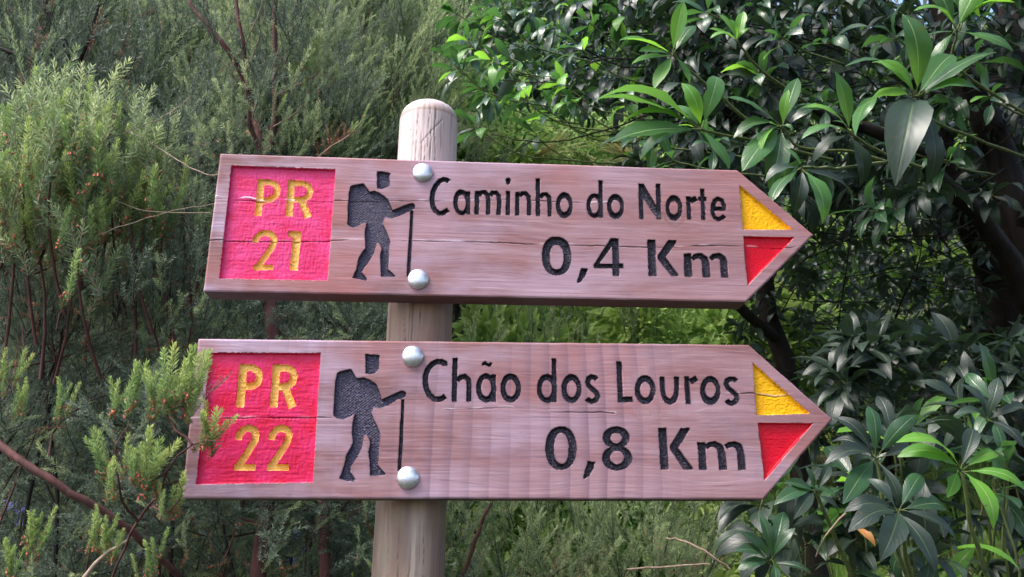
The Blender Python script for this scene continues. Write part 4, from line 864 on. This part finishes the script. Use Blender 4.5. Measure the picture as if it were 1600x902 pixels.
# dark thicket at the right, below the upper laurel: small dark leaves and twigs, full of little gaps
t4 = Laurel('evergreen_tree', 'shaded dark evergreen with a leaning trunk at the right edge', (2.9, 4.2, 0), 'tree')
for i in range(800):
    x = random.uniform(1150, 1700); y = random.uniform(230, 700)
    c = at(x, y, random.uniform(3.2, 5.2))
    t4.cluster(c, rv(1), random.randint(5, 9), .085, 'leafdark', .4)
for i in range(70):
    p = at(random.uniform(1150, 1650), random.uniform(240, 640), random.uniform(2.8, 4.2)); d = rv(.3); d.z *= .5
    t4.twig([p - d, p + rv(.05), p + d], .0035, .0015, 4, .006, 0)
for i in range(420):  # unseen canopy added over the thicket to keep it dark
    c = Vector((random.uniform(.8, 5.2), random.uniform(3.0, 6.0), random.uniform(3.6, 6.0)))
    t4.cluster(c, rv(.5), 8, .15, 'leafdark', .6)
W4 = t4.wood
W4.tube(path([(2.9, 4.2, -.3), at(1590, 640, 4.0), at(1575, 480, 3.9), at(1555, 330, 3.8), at(1560, 180, 3.7), at(1590, 20, 3.6), at(1600, -200, 3.5)], 5, .02), [.15 - .002 * i for i in range(31)], 10, 0, .08)
W4.tube(path([at(1570, 460, 3.9), at(1530, 380, 3.75), at(1495, 300, 3.6), at(1470, 200, 3.5), at(1465, 80, 3.4)], 5, .015), [.075 - .002 * i for i in range(21)], 8, 0, .08)
for i in range(420):      # unseen foliage added along the right of the path, to shade that side
    c = Vector((random.uniform(2.3, 4.6), random.uniform(-2.5, 3.2), random.uniform(.6, 5.0))); t4.cluster(c, rv(.5), 8, .16, 'leafdark', .5)
for i in range(260):  # nearer unseen leaves, added just outside the view to block side light
    y = random.uniform(-1.2, 2.6); c = Vector((.62 * max(y, 0) + random.uniform(.95, 2.1) , y, random.uniform(.9, 3.6))); t4.cluster(c, rv(.5), 8, .15, 'leafdark', .5)
for i in range(200):  # unseen leaves added just above the view, for shade
    y = random.uniform(-.6, 3.0); c = Vector((random.uniform(.7, 3.8), y, 1.95 + max(.9, .74 * y) + random.uniform(.1, .9)))
    t4.cluster(c, rv(.5), 8, .16, 'leafdark', .5)
for i in range(260):  # unseen overhang added above the viewer to darken the boards' right end
    c = Vector((random.uniform(.35, 2.4), random.uniform(-.9, 1.0), random.uniform(2.55, 3.8))); t4.cluster(c, rv(.5), 8, .16, 'leafdark', .5)
for i in range(100):  # higher unseen layer, added for the same shade
    c = Vector((random.uniform(.9, 3.8), random.uniform(-.6, 1.8), random.uniform(3.4, 4.6))); t4.cluster(c, rv(.5), 8, .16, 'leafdark', .5)
for i in range(260):
    c = at(random.uniform(1140, 1720), random.uniform(215, 640), random.uniform(5.0, 6.2)); t4.cluster(c, rv(1), 9, .16, 'leafdark', .4)
t4.finish()

# ------------------------------------------------------------------ tree heaths
class Heath:
    def __init__(s, name, label, base, cat='shrub'):
        s.root = empty(name, base, label, cat); s.items = []; s.near = []; s.wood = MB()
    def sprig(s, p, d, key, sc, near=False):
        ms = SP[key]; i = random.randrange(len(ms)); m3 = basis(Vector(d), rv())
        (s.near if near else s.items).append((key, i, m3, Vector(p), sc))
    def bough(s, c, up, n, key, rad, sc, stem=True, near=False, alt=None, altp=.2):
        """a spray of upright twigs around c"""
        up = Vector(up).normalized()
        for i in range(n):
            o = rv(1); o = Vector((o.x * rad, o.y * rad, o.z * rad * .8)) * .55
            d = up + o * (1.0 / max(rad, .01)) * .35 + rv(.12)
            k = alt if alt and random.random() < altp else key
            s.sprig(c + o, d, k, sc * random.uniform(.75, 1.2), near)
        if stem:
            q = c - up * rad * 1.8 + rv(.04)
            s.wood.tube(bez(q, c - up * rad * .7 + rv(.03), c + up * rad * .3, 4), [.003, .0028, .0025, .002, .0014], 3)
    def finish(s):
        if s.wood.v: link('stems', s.wood.mesh('stems', [MAT['bark_red'], MAT['bark_pale'], MAT['bark_dark']]), s.root, kind='stuff')
        for (k, i, m3, p, sc) in s.near[:295]: place('sprig', SP[k][i], s.root, m3, p, sc)
        allm = sum(SP.values(), []); off = {}; n = 0
        for k in SP: off[k] = n; n += len(SP[k])
        used = sorted({(k, i) for k, i, *_ in s.items + s.near[295:]}); ms = [SP[k][i] for k, i in used]; ix = {u: j for j, u in enumerate(used)}
        scatter('foliage', s.root, ms, [(m3, p, sc, ix[(k, i)]) for (k, i, m3, p, sc) in s.items + s.near[295:]])

# nearest: the spray that reaches over the lower board's left end
h1 = Heath('heath_shrub', 'fresh green heath spray with red buds touching the left end of the lower board', (-.62, 1.15, 0))
Yn = 1.0
def fan(bx, by, tips, Y=Yn, key='fresh', lenpx=None):
    for (tx, ty) in tips:
        B = at(bx + random.uniform(-4, 4), by + random.uniform(-3, 3), Y + random.uniform(-.01, .01)); T = at(tx, ty, Y + random.uniform(-.03, .02))
        h1.sprig(B, T - B, key, (T - B).length / .088, True)
for b, t in [((210, 640), (216, 563)), ((180, 650), (182, 592)), ((235, 632), (236, 580)), ((255, 635), (262, 545)), ((262, 640), (276, 535)), ((285, 630), (303, 540)), ((300, 625), (330, 552)), ((272, 632), (292, 560)),
             ((318, 700), (324, 628)), ((335, 690), (368, 648)), ((170, 735), (158, 672)), ((197, 740), (197, 676)), ((222, 760), (230, 668)), ((212, 750), (218, 690)), ((228, 758), (258, 700)), ((238, 765), (248, 690)),
             ((250, 800), (252, 752)), ((268, 802), (292, 748)), ((245, 650), (250, 600)), ((290, 660), (312, 600)), ((180, 770), (172, 720)), ((330, 700), (320, 640))]:
    B = at(b[0], b[1], Yn + random.uniform(-.015, .015)); T = at(t[0], t[1], Yn + random.uniform(-.03, .02)); h1.sprig(B, T - B, 'fresh', (T - B).length / .088, True)
    for k in range(2):
        B2 = B + rv(.006) - Vector((0, 0, .008)); T2 = T + rv(.011) - (T - B) * random.uniform(.1, .4); h1.sprig(B2, T2 - B2, 'fresh', (T2 - B2).length / .088, True)
for i in range(34):
    x, y = random.choice([(215, 665), (255, 665), (290, 655), (205, 760), (240, 775), (265, 810), (180, 690), (240, 700)])
    B = at(x + random.gauss(0, 18), y + random.gauss(0, 14), Yn + random.uniform(0, .12)); h1.sprig(B, Vector((random.gauss(-.15, .5), random.gauss(.2, .4), .6)), 'grey' if random.random() < .6 else 'green', random.uniform(.22, .36), True)
for pts in ([(175, 905, 1.15), (215, 815, 1.06), (250, 770, 1.02), (262, 735, 1.0), (300, 695, .99), (350, 690, .98)], [(215, 815, 1.06), (195, 790, 1.03), (185, 755, 1.0), (182, 700, 1.0), (205, 655, 1.0)], [(235, 790, 1.04), (262, 800, 1.0), (280, 780, .99)],
            [(300, 695, .99), (262, 650, 1.0), (290, 630, .99)], [(262, 735, 1.0), (225, 755, 1.0), (215, 700, 1.0)]):
    P = path([at(*p) for p in pts], 4, .0015); h1.wood.tube(P, [.0017 - .0010 * i / (len(P) - 1) for i in range(len(P))], 5, 0)
h1.wood.tube(path([(-.62, 1.2, 0), (-.6, 1.18, .8), at(175, 905, 1.15)], 4, .01), [.009 - .0006 * i for i in range(9)], 6)
h1.finish()

# left edge: bush with pale fresh tips
h2 = Heath('heath_shrub', 'heath bush with pale fresh tips at the left edge, level with the upper board', (-1.25, 1.9, 0))
for (x, y, n, Y) in [(55, 200, 14, 1.75), (90, 205, 14, 1.7), (25, 230, 12, 1.7), (120, 230, 12, 1.7), (75, 260, 16, 1.65), (30, 290, 14, 1.65), (165, 215, 6, 1.8), (185, 200, 5, 1.8), (240, 250, 6, 1.8), (170, 290, 16, 1.75), (210, 300, 10, 1.75),
                     (40, 360, 12, 1.7), (100, 350, 10, 1.7), (115, 400, 6, 1.65), (150, 340, 10, 1.75), (15, 330, 10, 1.7), (250, 340, 7, 1.8), (200, 360, 7, 1.8), (295, 330, 5, 1.85), (230, 270, 8, 1.8)]:
    c = at(x, y + 25, Y)
    for i in range(n):
        p = c + Vector((random.gauss(0, .035), random.gauss(0, .05), random.gauss(-.02, .03)))
        h2.sprig(p, Vector((random.gauss(.0, .22), random.gauss(-.1, .25), 1)), 'fresh' if random.random() < .6 else 'green', random.uniform(1.05, 1.55), True)
    h2.wood.tube(bez(c + Vector((0, .1, -.25)) + rv(.03), c + Vector((0, .05, -.1)) + rv(.02), c + Vector((0, 0, .05)), 4), [.004, .0035, .003, .0025, .0015], 4)
for i in range(150):
    c = at(random.uniform(-60, 330), random.uniform(230, 560), random.uniform(1.8, 2.3))
    h2.bough(c, Vector((.1, -.2, 1)) + rv(.4), 5, 'grey', .08, .6, i % 2 == 0, alt='green', altp=.35)
for i in range(45):
    c = at(random.uniform(-20, 320), random.uniform(380, 600), random.uniform(1.75, 2.0)); h2.sprig(c, rv(1), 'dry', random.uniform(.3, .6))
for i in range(4):
    h2.wood.tube(path([(-1.25 + random.uniform(-.2, .3), 2.0, -.1), (-1.2 + random.uniform(-.3, .4), 2.0, 1.0), at(random.uniform(0, 300), random.uniform(250, 450), 2.0)], 4, .02), [.009 - .0007 * i for i in range(9)], 5, 2)
h2.finish()

# lower left: shaded straggly heath with a leaning reddish stem
h3 = Heath('heath_shrub', 'shaded straggly heath with leaning reddish stems in the lower left corner', (-1.0, 2.3, 0))
for i in range(330):
    c = at(random.uniform(-80, 620), random.uniform(540, 960), random.uniform(1.9, 2.9))
    h3.bough(c, Vector((.2, -.3, .6)) + rv(.7), 5, 'grey', .10, .62, i % 3 == 0, alt='green', altp=.3)
for i in range(55):
    c = at(random.uniform(0, 560), random.uniform(480, 900), random.uniform(1.8, 2.1)); h3.sprig(c, rv(1), 'dry', random.uniform(.3, .6))
for (x, y) in [(35, 860), (60, 850), (20, 890), (150, 845), (165, 860), (235, 895), (30, 640), (95, 650), (10, 600)]:
    for i in range(6):
        p = at(x + random.gauss(0, 10), y + random.gauss(10, 10), 1.6); h3.sprig(p, Vector((random.gauss(0, .3), -.1, 1)), 'fresh', random.uniform(.5, .8), True)
def stem(h, pts, r0, r1, m_=0, s=7, jit=.0025):
    P = path([at(*p) if len(p) == 3 and abs(p[0]) > 5 else Vector(p) for p in pts], 5, jit); n = len(P) - 1
    b = MB(); b.tube(P, [r0 + (r1 - r0) * i / n for i in range(n + 1)], s, 0, .05)
    link('stem', b.mesh('stem', [MAT[('bark_red', 'bark_pale', 'bark_dark')[m_]]]), h.root)
stem(h3, [(-60, 650, 1.7), (20, 710, 1.65), (110, 770, 1.65), (190, 820, 1.7), (280, 900, 1.8)], .008, .0065)
stem(h3, [(90, 960, 1.6), (150, 880, 1.6), (200, 845, 1.6)], .005, .003, 1)
for i in range(7):
    x = random.uniform(60, 560)
    stem(h3, [(x, 970, 2.2), (x + random.uniform(-40, 40), 800, 2.25), (x + random.uniform(-90, 90), 600, 2.3)], .005, .0025, 2)
stem(h3, [(506, 960, 2.0), (507, 850, 2.0), (505, 770, 2.0), (498, 600, 2.0)], .014, .011)
h3.finish()

# behind the upper board's left: reddish forked stems
h4 = Heath('heath_tree', 'heath tree with forked reddish stems rising behind the PR 21 panel', (-.62, 2.15, 0), 'tree')
Yh = 2.0
stem(h4, [(-.58, 2.1, -.1), (-.58, 2.05, .8), (425, 700, Yh), (424, 500, Yh), (420, 330, Yh), (414, 245, Yh)], .022, .013, 0, 8)
stem(h4, [(414, 250, Yh), (400, 190, Yh), (383, 130, Yh), (350, 70, 1.95), (300, 10, 1.95), (270, -60, 2)], .010, .005)
stem(h4, [(416, 250, Yh), (428, 190, Yh), (430, 110, Yh), (428, 40, Yh), (432, -80, Yh)], .010, .006)
stem(h4, [(408, 240, Yh), (392, 200, 1.97), (388, 150, 1.95), (378, 60, 1.9), (360, -60, 1.9)], .007, .004)
stem(h4, [(430, 120, Yh), (450, 60, 2.05), (470, -20, 2.1)], .005, .003)
for (x0, y0, x1, y1) in [(395, 160, 330, 80), (392, 180, 440, 60), (430, 150, 500, 110), (385, 120, 420, -20), (370, 90, 410, 0), (330, 40, 300, -40), (400, 215, 350, 160), (425, 200, 480, 160)]:
    stem(h4, [(x0, y0, Yh), ((x0 + x1) / 2 + 6, (y0 + y1) / 2, 1.95), (x1, y1, 1.92)], .003, .0012, 1, 5)
for i in range(120):
    x = random.choice([360, 375, 400, 430, 445, 320, 470]) + random.gauss(0, 22); y = random.uniform(-60, 260)
    h4.sprig(at(x, y, random.uniform(1.85, 2.1)), Vector((random.gauss(0, .35), -.2, .9)), 'green' if random.random() < .75 else 'grey', random.uniform(.5, .9), True)
for (x, y, n) in [(470, 115, 12), (500, 110, 10), (510, 130, 8), (400, 195, 6)]:
    for i in range(n): h4.sprig(at(x + random.gauss(0, 14), y + random.gauss(0, 14), 1.9), Vector((random.gauss(0, .35), -.2, 1)), 'fresh' if i % 3 == 0 else 'green', random.uniform(.5, .8), True)
# the dry orange twig by the post
P = path([at(498, 246, 1.45), at(520, 228, 1.44), at(548, 210, 1.42), at(566, 188, 1.4)], 4, .002); h4.wood.tube(P, [.002 - .0001 * i for i in range(len(P))], 5, 1)
for i in range(22):
    q = P[random.randrange(len(P))]; dry = q.x < P[7].x
    h4.sprig(q + rv(.004), Vector((random.gauss(.3, .4), -.1, .8)), 'dry' if dry else 'fresh', random.uniform(.22, .38), True)
for i in range(45):
    c = at(random.uniform(230, 560), random.uniform(-60, 260), random.uniform(2.1, 2.5)); h4.bough(c, Vector((.1, -.1, 1)) + rv(.25), 4, 'grey', .08, .7, False, alt='green', altp=.5)
for i in range(70):
    c = at(random.uniform(330, 620), random.uniform(440, 560), random.uniform(2.1, 2.7)); h4.bough(c, Vector((.1, -.1, 1)) + rv(.4), 4, 'grey', .08, .7, False, alt='green', altp=.4)
for pts in ([(200, 205, 1.75), (270, 245, 1.7), (310, 268, 1.65), (350, 274, 1.6)], [(110, 385, 1.7), (200, 350, 1.65), (270, 330, 1.62), (345, 318, 1.6)], [(150, 300, 1.75), (230, 330, 1.7), (330, 333, 1.65)], [(190, 210, 1.7), (260, 180, 1.7), (300, 150, 1.75)]):
    stem(h4, pts, .0016, .0009, 1, 4, .002)
h4.finish()

# tall feathery heath filling the background, left and middle
HB = [('tall feathery green heath rising behind the post top', -.35, 4.3, (450, 700, -80, 260), 90, 'plume'),
      ('tall feathery heath with yellowish tips along the top edge, left of the forked stems', -1.55, 3.9, (170, 460, -90, 260), 90, 'plume'),
      ('tall dark heath with slanting bare stems in the upper left corner', -2.4, 3.4, (-80, 210, -90, 260), 85, 'grey')]
for bi, (lab, bx_, by_, (x0, x1, y0, y1), n, key) in enumerate(HB):
    h = Heath('heath_tree', lab, (bx_, by_, 0), 'tree')
    for i in range(n):
        x = random.uniform(x0, x1); y = random.uniform(y0, y1)
        c = at(x, y, by_ - .55 + random.uniform(-.35, .6) - .1 * (y - 80) / 100)
        h.bough(c, Vector((.12 if bi else .25, -.2, 1)) + rv(.12), 9, key, .17, random.uniform(.7, 1.0), True, alt='grey' if key == 'plume' else 'plume', altp=.18) if bi < 2 or random.random() < .6 else h.bough(c, Vector((.5, -.2, 1)), 6, 'dry', .15, 1.2, True, alt='grey', altp=.5)
    for i in range(150):                      # depth behind
        x = random.uniform(x0 - 60, x1 + 60); y = random.uniform(y0 - 50, 960)
        c = at(x, y, by_ + random.uniform(.3, 1.3)); h.bough(c, Vector((.1, -.1, 1)) + rv(.2), 7, key, .22, 1.1, False, alt='grey', altp=.4)
    for i in range(110):
        x = random.uniform(x0, x1); y = random.uniform(240, 960)
        c = at(x, y, by_ - .3 + random.uniform(-.4, .4)); h.bough(c, Vector((.1, -.1, 1)) + rv(.3), 7, 'grey', .18, .9, True, alt='green', altp=.3)
    for i in range(3):
        xa = random.uniform(x0, x1)
        stem(h, [(bx_ + random.uniform(-.4, .4), by_, -.1), (bx_ + random.uniform(-.5, .5), by_, 1.2), (xa, random.uniform(150, 300), by_ - .2), (xa + random.uniform(-60, 60), -60, by_ - .3)], .03, .006)
    if bi == 2:
        for (a, b, c_, d_, r_) in [(20, -60, 135, 140, .02), (-40, 60, 110, 130, .016), (70, -60, 60, 40, .01), (-60, 20, 60, 100, .01), (160, -60, 120, 110, .012)]:
            stem(h, [(a, b, 2.5), ((a + c_) / 2 + 10, (b + d_) / 2, 2.5), (c_, d_, 2.6)], r_ * .4, r_ * .55, 2)
    h.finish()

# ------------------------------------------------------------------ sunlit slope behind, undergrowth
m = N('forest_soil_and_moss', .9, .2); n1 = m.noise(m.coord((2, 2, 2)), 1, 6, .65); n2 = m.noise(m.coord((14, 14, 14)), 1, 5, .6)
c = m.ramp(n1, [(.35, (.02, .026, .012)), (.55, (.035, .05, .018)), (.7, (.05, .038, .024))]); m.color(m.mix(m.ramp(n2, [(.4, (0, 0, 0)), (.7, (1, 1, 1))]), c, (.05, .04, .028))); m.bump(n2, .7, .03)
def hgt(x, y): 
    r_ = max(0.0, y - 4.2 + .25 * math.sin(x * .8)); return min(r_ * .62, 14 + r_ * .1) + .12 * math.sin(x * 1.7 + y) * min(1, r_)
gx = [-70, -40, -25] + [i * .8 - 14 for i in range(36)] + [25, 40, 70]; gy = [-60, -30, -10, -4] + [i * .6 - 2 for i in range(50)] + [32, 45, 70, 110]
V = [(x, y, hgt(x, y)) for y in gy for x in gx]; nx = len(gx)
Q = [(j * nx + i, j * nx + i + 1, (j + 1) * nx + i + 1, (j + 1) * nx + i) for j in range(len(gy) - 1) for i in range(nx - 1)]
g = link('ground', np_mesh('ground', V, Q, [m.mat], True)); g['kind'] = 'structure'
# fern and grass tufts, low leafy plants
def blade_tuft(seed, n, L, w_, key):
    random.seed(seed); b = MB()
    for i in range(n):
        a = random.uniform(0, 6.28); d = Vector((math.cos(a), math.sin(a), 0)); l = L * random.uniform(.6, 1.1); sp_r = random.uniform(.05, .5)
        s_ = Vector((-d.y, d.x, 0)) * w_ / 2; p = d * random.uniform(0, .03)
        P = [p + d * l * sp_r * t * t + Vector((0, 0, l * t * (1 - .25 * sp_r * t))) for t in (0, .35, .7, 1)]
        b.add([P[0] - s_, P[0] + s_, P[1] + s_, P[1] - s_, P[2] + s_ * .8, P[2] - s_ * .8, P[3]], [(0, 1, 2, 3), (3, 2, 4, 5), (5, 4, 6)], [0, 0, .4, .4, .8, .8, 1])
    return b.mesh('tuft', [MAT[key]])
MAT['grass'] = needle_mat('bright_grass', (.10, .23, .04), (.38, .56, .12), .4, .5)
MAT['straw'] = needle_mat('straw_coloured_stems', (.22, .20, .08), (.50, .45, .20), .3, .4)
TUFT = [blade_tuft(1, 60, .42, .006, 'grass'), blade_tuft(2, 45, .5, .005, 'grass'), blade_tuft(3, 40, .45, .004, 'straw')]
def clump(seed, key, n, sz, L):
    """a small leafy head of n leaves"""
    random.seed(seed); b = MB()
    for i in range(n):
        c = rv(1).normalized() * sz * random.random() ** .4; d = (c.normalized() + rv(.5) + Vector((0, 0, .4))).normalized(); l = L * random.uniform(.6, 1.2)
        m3 = basis(d, rv()); s_ = m3.col[0] * l * .17; z = m3.col[2] * l * .06
        b.add([c, c + d * l * .45 + s_ + z, c + d * l, c + d * l * .45 - s_ + z, c + d * l * .45], [(0, 4, 1), (4, 2, 1), (0, 3, 4), (4, 3, 2)], [0, .5, 1, .5, .4])
    return b.mesh('leafy_clump', [MAT[key]])
MAT['shrubleaf'] = needle_mat('small_shrub_leaves', (.07, .15, .04), (.24, .42, .10), .35, .8)
MAT['shrublight'] = needle_mat('light_shrub_leaves', (.18, .32, .07), (.46, .62, .18), .4, .6)
MAT['shrubdark'] = needle_mat('dark_shrub_leaves', (.02, .045, .022), (.05, .09, .04), .2, .6)
CL = [clump(5, 'shrubleaf', 260, .22, .06), clump(6, 'shrubleaf', 220, .2, .05), clump(7, 'shrublight', 240, .2, .055), clump(8, 'shrubdark', 300, .24, .05), clump(9, 'shrublight', 140, .16, .13)]
random.seed(33)
def on_slope(px, Y): 
    x = (px - 800) / F_PX * Y; return Vector((x, Y, hgt(x, Y)))
U = CL + TUFT
it = []
for i in range(4200):
    Y = 4.5 + 14 * random.random() ** 1.6; p = on_slope(random.uniform(-200, 1800) if i < 2600 else random.uniform(-1500, 3100), Y)
    it.append((Euler((random.gauss(0, .15), random.gauss(0, .15), random.uniform(0, 6.28))).to_matrix(), p, random.uniform(.7, 1.3), random.choice([5, 5, 6, 7, 2, 0, 4])))
scatter('undergrowth', None, U, it)['label'] = 'bright ferns, grass and low leafy plants on the slope behind the post'
def bush(name, lab, cat, pxr, pyr, Yr, n, idx, sc=(.8, 1.4), trunk=True):
    its = []; cs = []
    for i in range(n):
        p = at(random.uniform(*pxr), random.uniform(*pyr), random.uniform(*Yr)); cs.append(p)
        its.append((Euler((random.uniform(0, 6), random.uniform(0, 6), random.uniform(0, 6.28))).to_matrix(), p, random.uniform(*sc), random.choice(idx)))
    c0 = sum(cs, Vector()) / n; gz = hgt(c0.x, c0.y)
    r_ = empty(name, (c0.x, c0.y, gz), lab, cat)
    b = MB()
    for k in range(5):
        e = random.choice(cs); b.tube(path([(c0.x + random.uniform(-.1, .1), c0.y, gz - .2), (c0.x * .6 + e.x * .4, c0.y, (gz + e.z) / 2), e], 4, .03), [.045 - .004 * q for q in range(9)], 6)
    link('trunk', b.mesh('trunk', [MAT['bark_dark']]), r_)
    scatter('crown', r_, U, its)
    return r_
bush('leafy_bush', 'pale small-leaved bush beside the post top', 'shrub', (690, 800), (120, 275), (4.3, 5.2), 45, [0, 1, 2])
bush('broadleaf_tree', 'dark small-leaved tree with pale tips along the top edge right of the post', 'tree', (640, 800), (-60, 120), (5.2, 6.2), 60, [3, 3, 1, 0])
bush('leafy_bush', 'sunlit yellow-green bush seen under the hanging laurel leaves', 'shrub', (740, 1010), (170, 290), (4.2, 5.0), 60, [2, 2, 0, 7], (.7, 1.1))
bush('leafy_bush', 'light green leafy bush glimpsed through the dark thicket at the right', 'shrub', (1180, 1640), (230, 640), (6.3, 7.6), 120, [2, 4, 0, 4])
bush('leafy_bush', 'broad-leaved bright plant between the two boards, right of the post', 'shrub', (720, 1300), (480, 600), (4.0, 4.9), 80, [4, 4, 2, 2], (.7, 1.1))
bush('leafy_bush', 'mixed green bush under the middle of the lower board', 'shrub', (700, 1200), (770, 960), (3.9, 5.0), 95, [0, 1, 4, 2], (.7, 1.1))
h5 = Heath('heath_shrub', 'low feathery heath under the lower board, right of the post', (.15, 3.0, 0))
for i in range(65):
    x = random.uniform(690, 1130); c = at(x, random.uniform(830 - (x < 760) * 60, 980), random.uniform(2.5, 3.3)); h5.bough(c, Vector((.1, -.1, 1)) + rv(.3), 5, 'green', .1, .8, i % 3 == 0, alt='plume', altp=.3)
stem(h5, [(700, 960, 2.5), (730, 880, 2.5), (760, 800, 2.5), (775, 770, 2.5)], .007, .004)
stem(h5, [(1140, 890, 2.3), (1100, 860, 2.3), (1065, 845, 2.35), (1040, 840, 2.4)], .0035, .002, 1)
stem(h5, [(980, 890, 2.4), (1050, 885, 2.35), (1110, 882, 2.3)], .003, .002, 1)
h5.finish()
h6 = Heath('heath_shrub', 'thin upright green heath shoots between the boards, just right of the post', (.1, 4.0, 0))
for i in range(18):
    c = at(random.uniform(700, 1010), random.uniform(490, 600), random.uniform(3.7, 4.4)); h6.bough(c, Vector((0, 0, 1)) + rv(.1), 4, 'plume', .12, .7, i % 3 == 0)
h6.finish()
# trees closing the view farther up the slope
for (lab, xr, yr, Yr) in [('round dark crown far up the slope, behind the upper left heath', (-100, 420), (-60, 420), (8, 9.5)),
                          ('dark crown far up the slope, behind the post', (400, 820), (-60, 420), (8.5, 10)),
                          ('dark crown far up the slope, behind the hanging laurel leaves', (800, 1260), (-140, 420), (8.5, 10)),
                          ('dark crown far up the slope, at the right edge', (1240, 1700), (60, 420), (8.5, 10)), ('broad dark crown running on beyond the right edge, behind the leaning trunk', (1640, 2500), (-100, 620), (6, 8)), ('broad dark crown running on beyond the left edge, behind the corner heath', (-900, -40), (-100, 620), (6, 8))]:
    bush('broadleaf_tree', lab, 'tree', xr, yr, Yr, 330, [3, 3, 0, 1], (1.6, 2.6))
# the same slope trees run on past both edges of the view

# blue-violet hydrangeas glimpsed low down through the heath
m = N('blue_violet_petals', .6, .3); oi = m.n('ShaderNodeObjectInfo'); m.color(m.ramp(oi.outputs['Random'], [(.1, (.26, .22, .75)), (.9, (.55, .50, .90))])); m.translucent((.4, .36, .9), .3); MAT['petal'] = m.mat
def floret_head(seed):
    random.seed(seed); b = MB()
    for i in range(46):
        n_ = rv(1).normalized(); c = n_ * .06; m3 = basis(n_.orthogonal(), n_)
        for k in range(4):
            a = k * math.pi / 2 + .3; d = m3.col[0] * math.cos(a) + m3.col[1] * math.sin(a); e = m3.col[0] * math.cos(a + .7) + m3.col[1] * math.sin(a + .7); f_ = m3.col[0] * math.cos(a - .7) + m3.col[1] * math.sin(a - .7)
            b.add([c, c + f_ * .010, c + d * .017 + n_ * .002, c + e * .010], [(0, 1, 2, 3)], [0] * 4)
    return b.mesh('flower_head', [MAT['petal']])
FH = floret_head(3)
random.seed(8)
for (lab, spots) in [('blue-violet hydrangea low behind the heath, left of the dark stem under the PR 22 panel', [(445, 805), (460, 835), (478, 862), (440, 850), (455, 878)]),
                     ('blue-violet hydrangea glimpsed near the bottom edge, left of the leaning stem end', [(222, 862), (240, 868), (182, 850), (180, 882)]),
                     ('pale violet hydrangea glimpsed at the left edge near the bottom', [(22, 792), (35, 800), (8, 790), (30, 815)])]:
    Yf = 2.3
    c0 = at(spots[0][0], 902, Yf); r_ = empty('hydrangea', (c0.x, c0.y, 0), lab, 'flowering shrub', 'hydrangeas behind the heath'); b = MB()
    for (x, y) in spots:
        p = at(x, y, Yf - random.uniform(0, .1)); place('flower_head', FH, r_, Euler((random.uniform(0, 6), random.uniform(0, 6), 0)).to_matrix(), p, random.uniform(.16, .26))
        b.tube(path([(c0.x + random.uniform(-.05, .05), c0.y, 0), (c0.x, c0.y, .9), p], 3, .005), .004, 4)
    link('stems', b.mesh('stems', [MAT['twig_green']]), r_, kind='stuff')
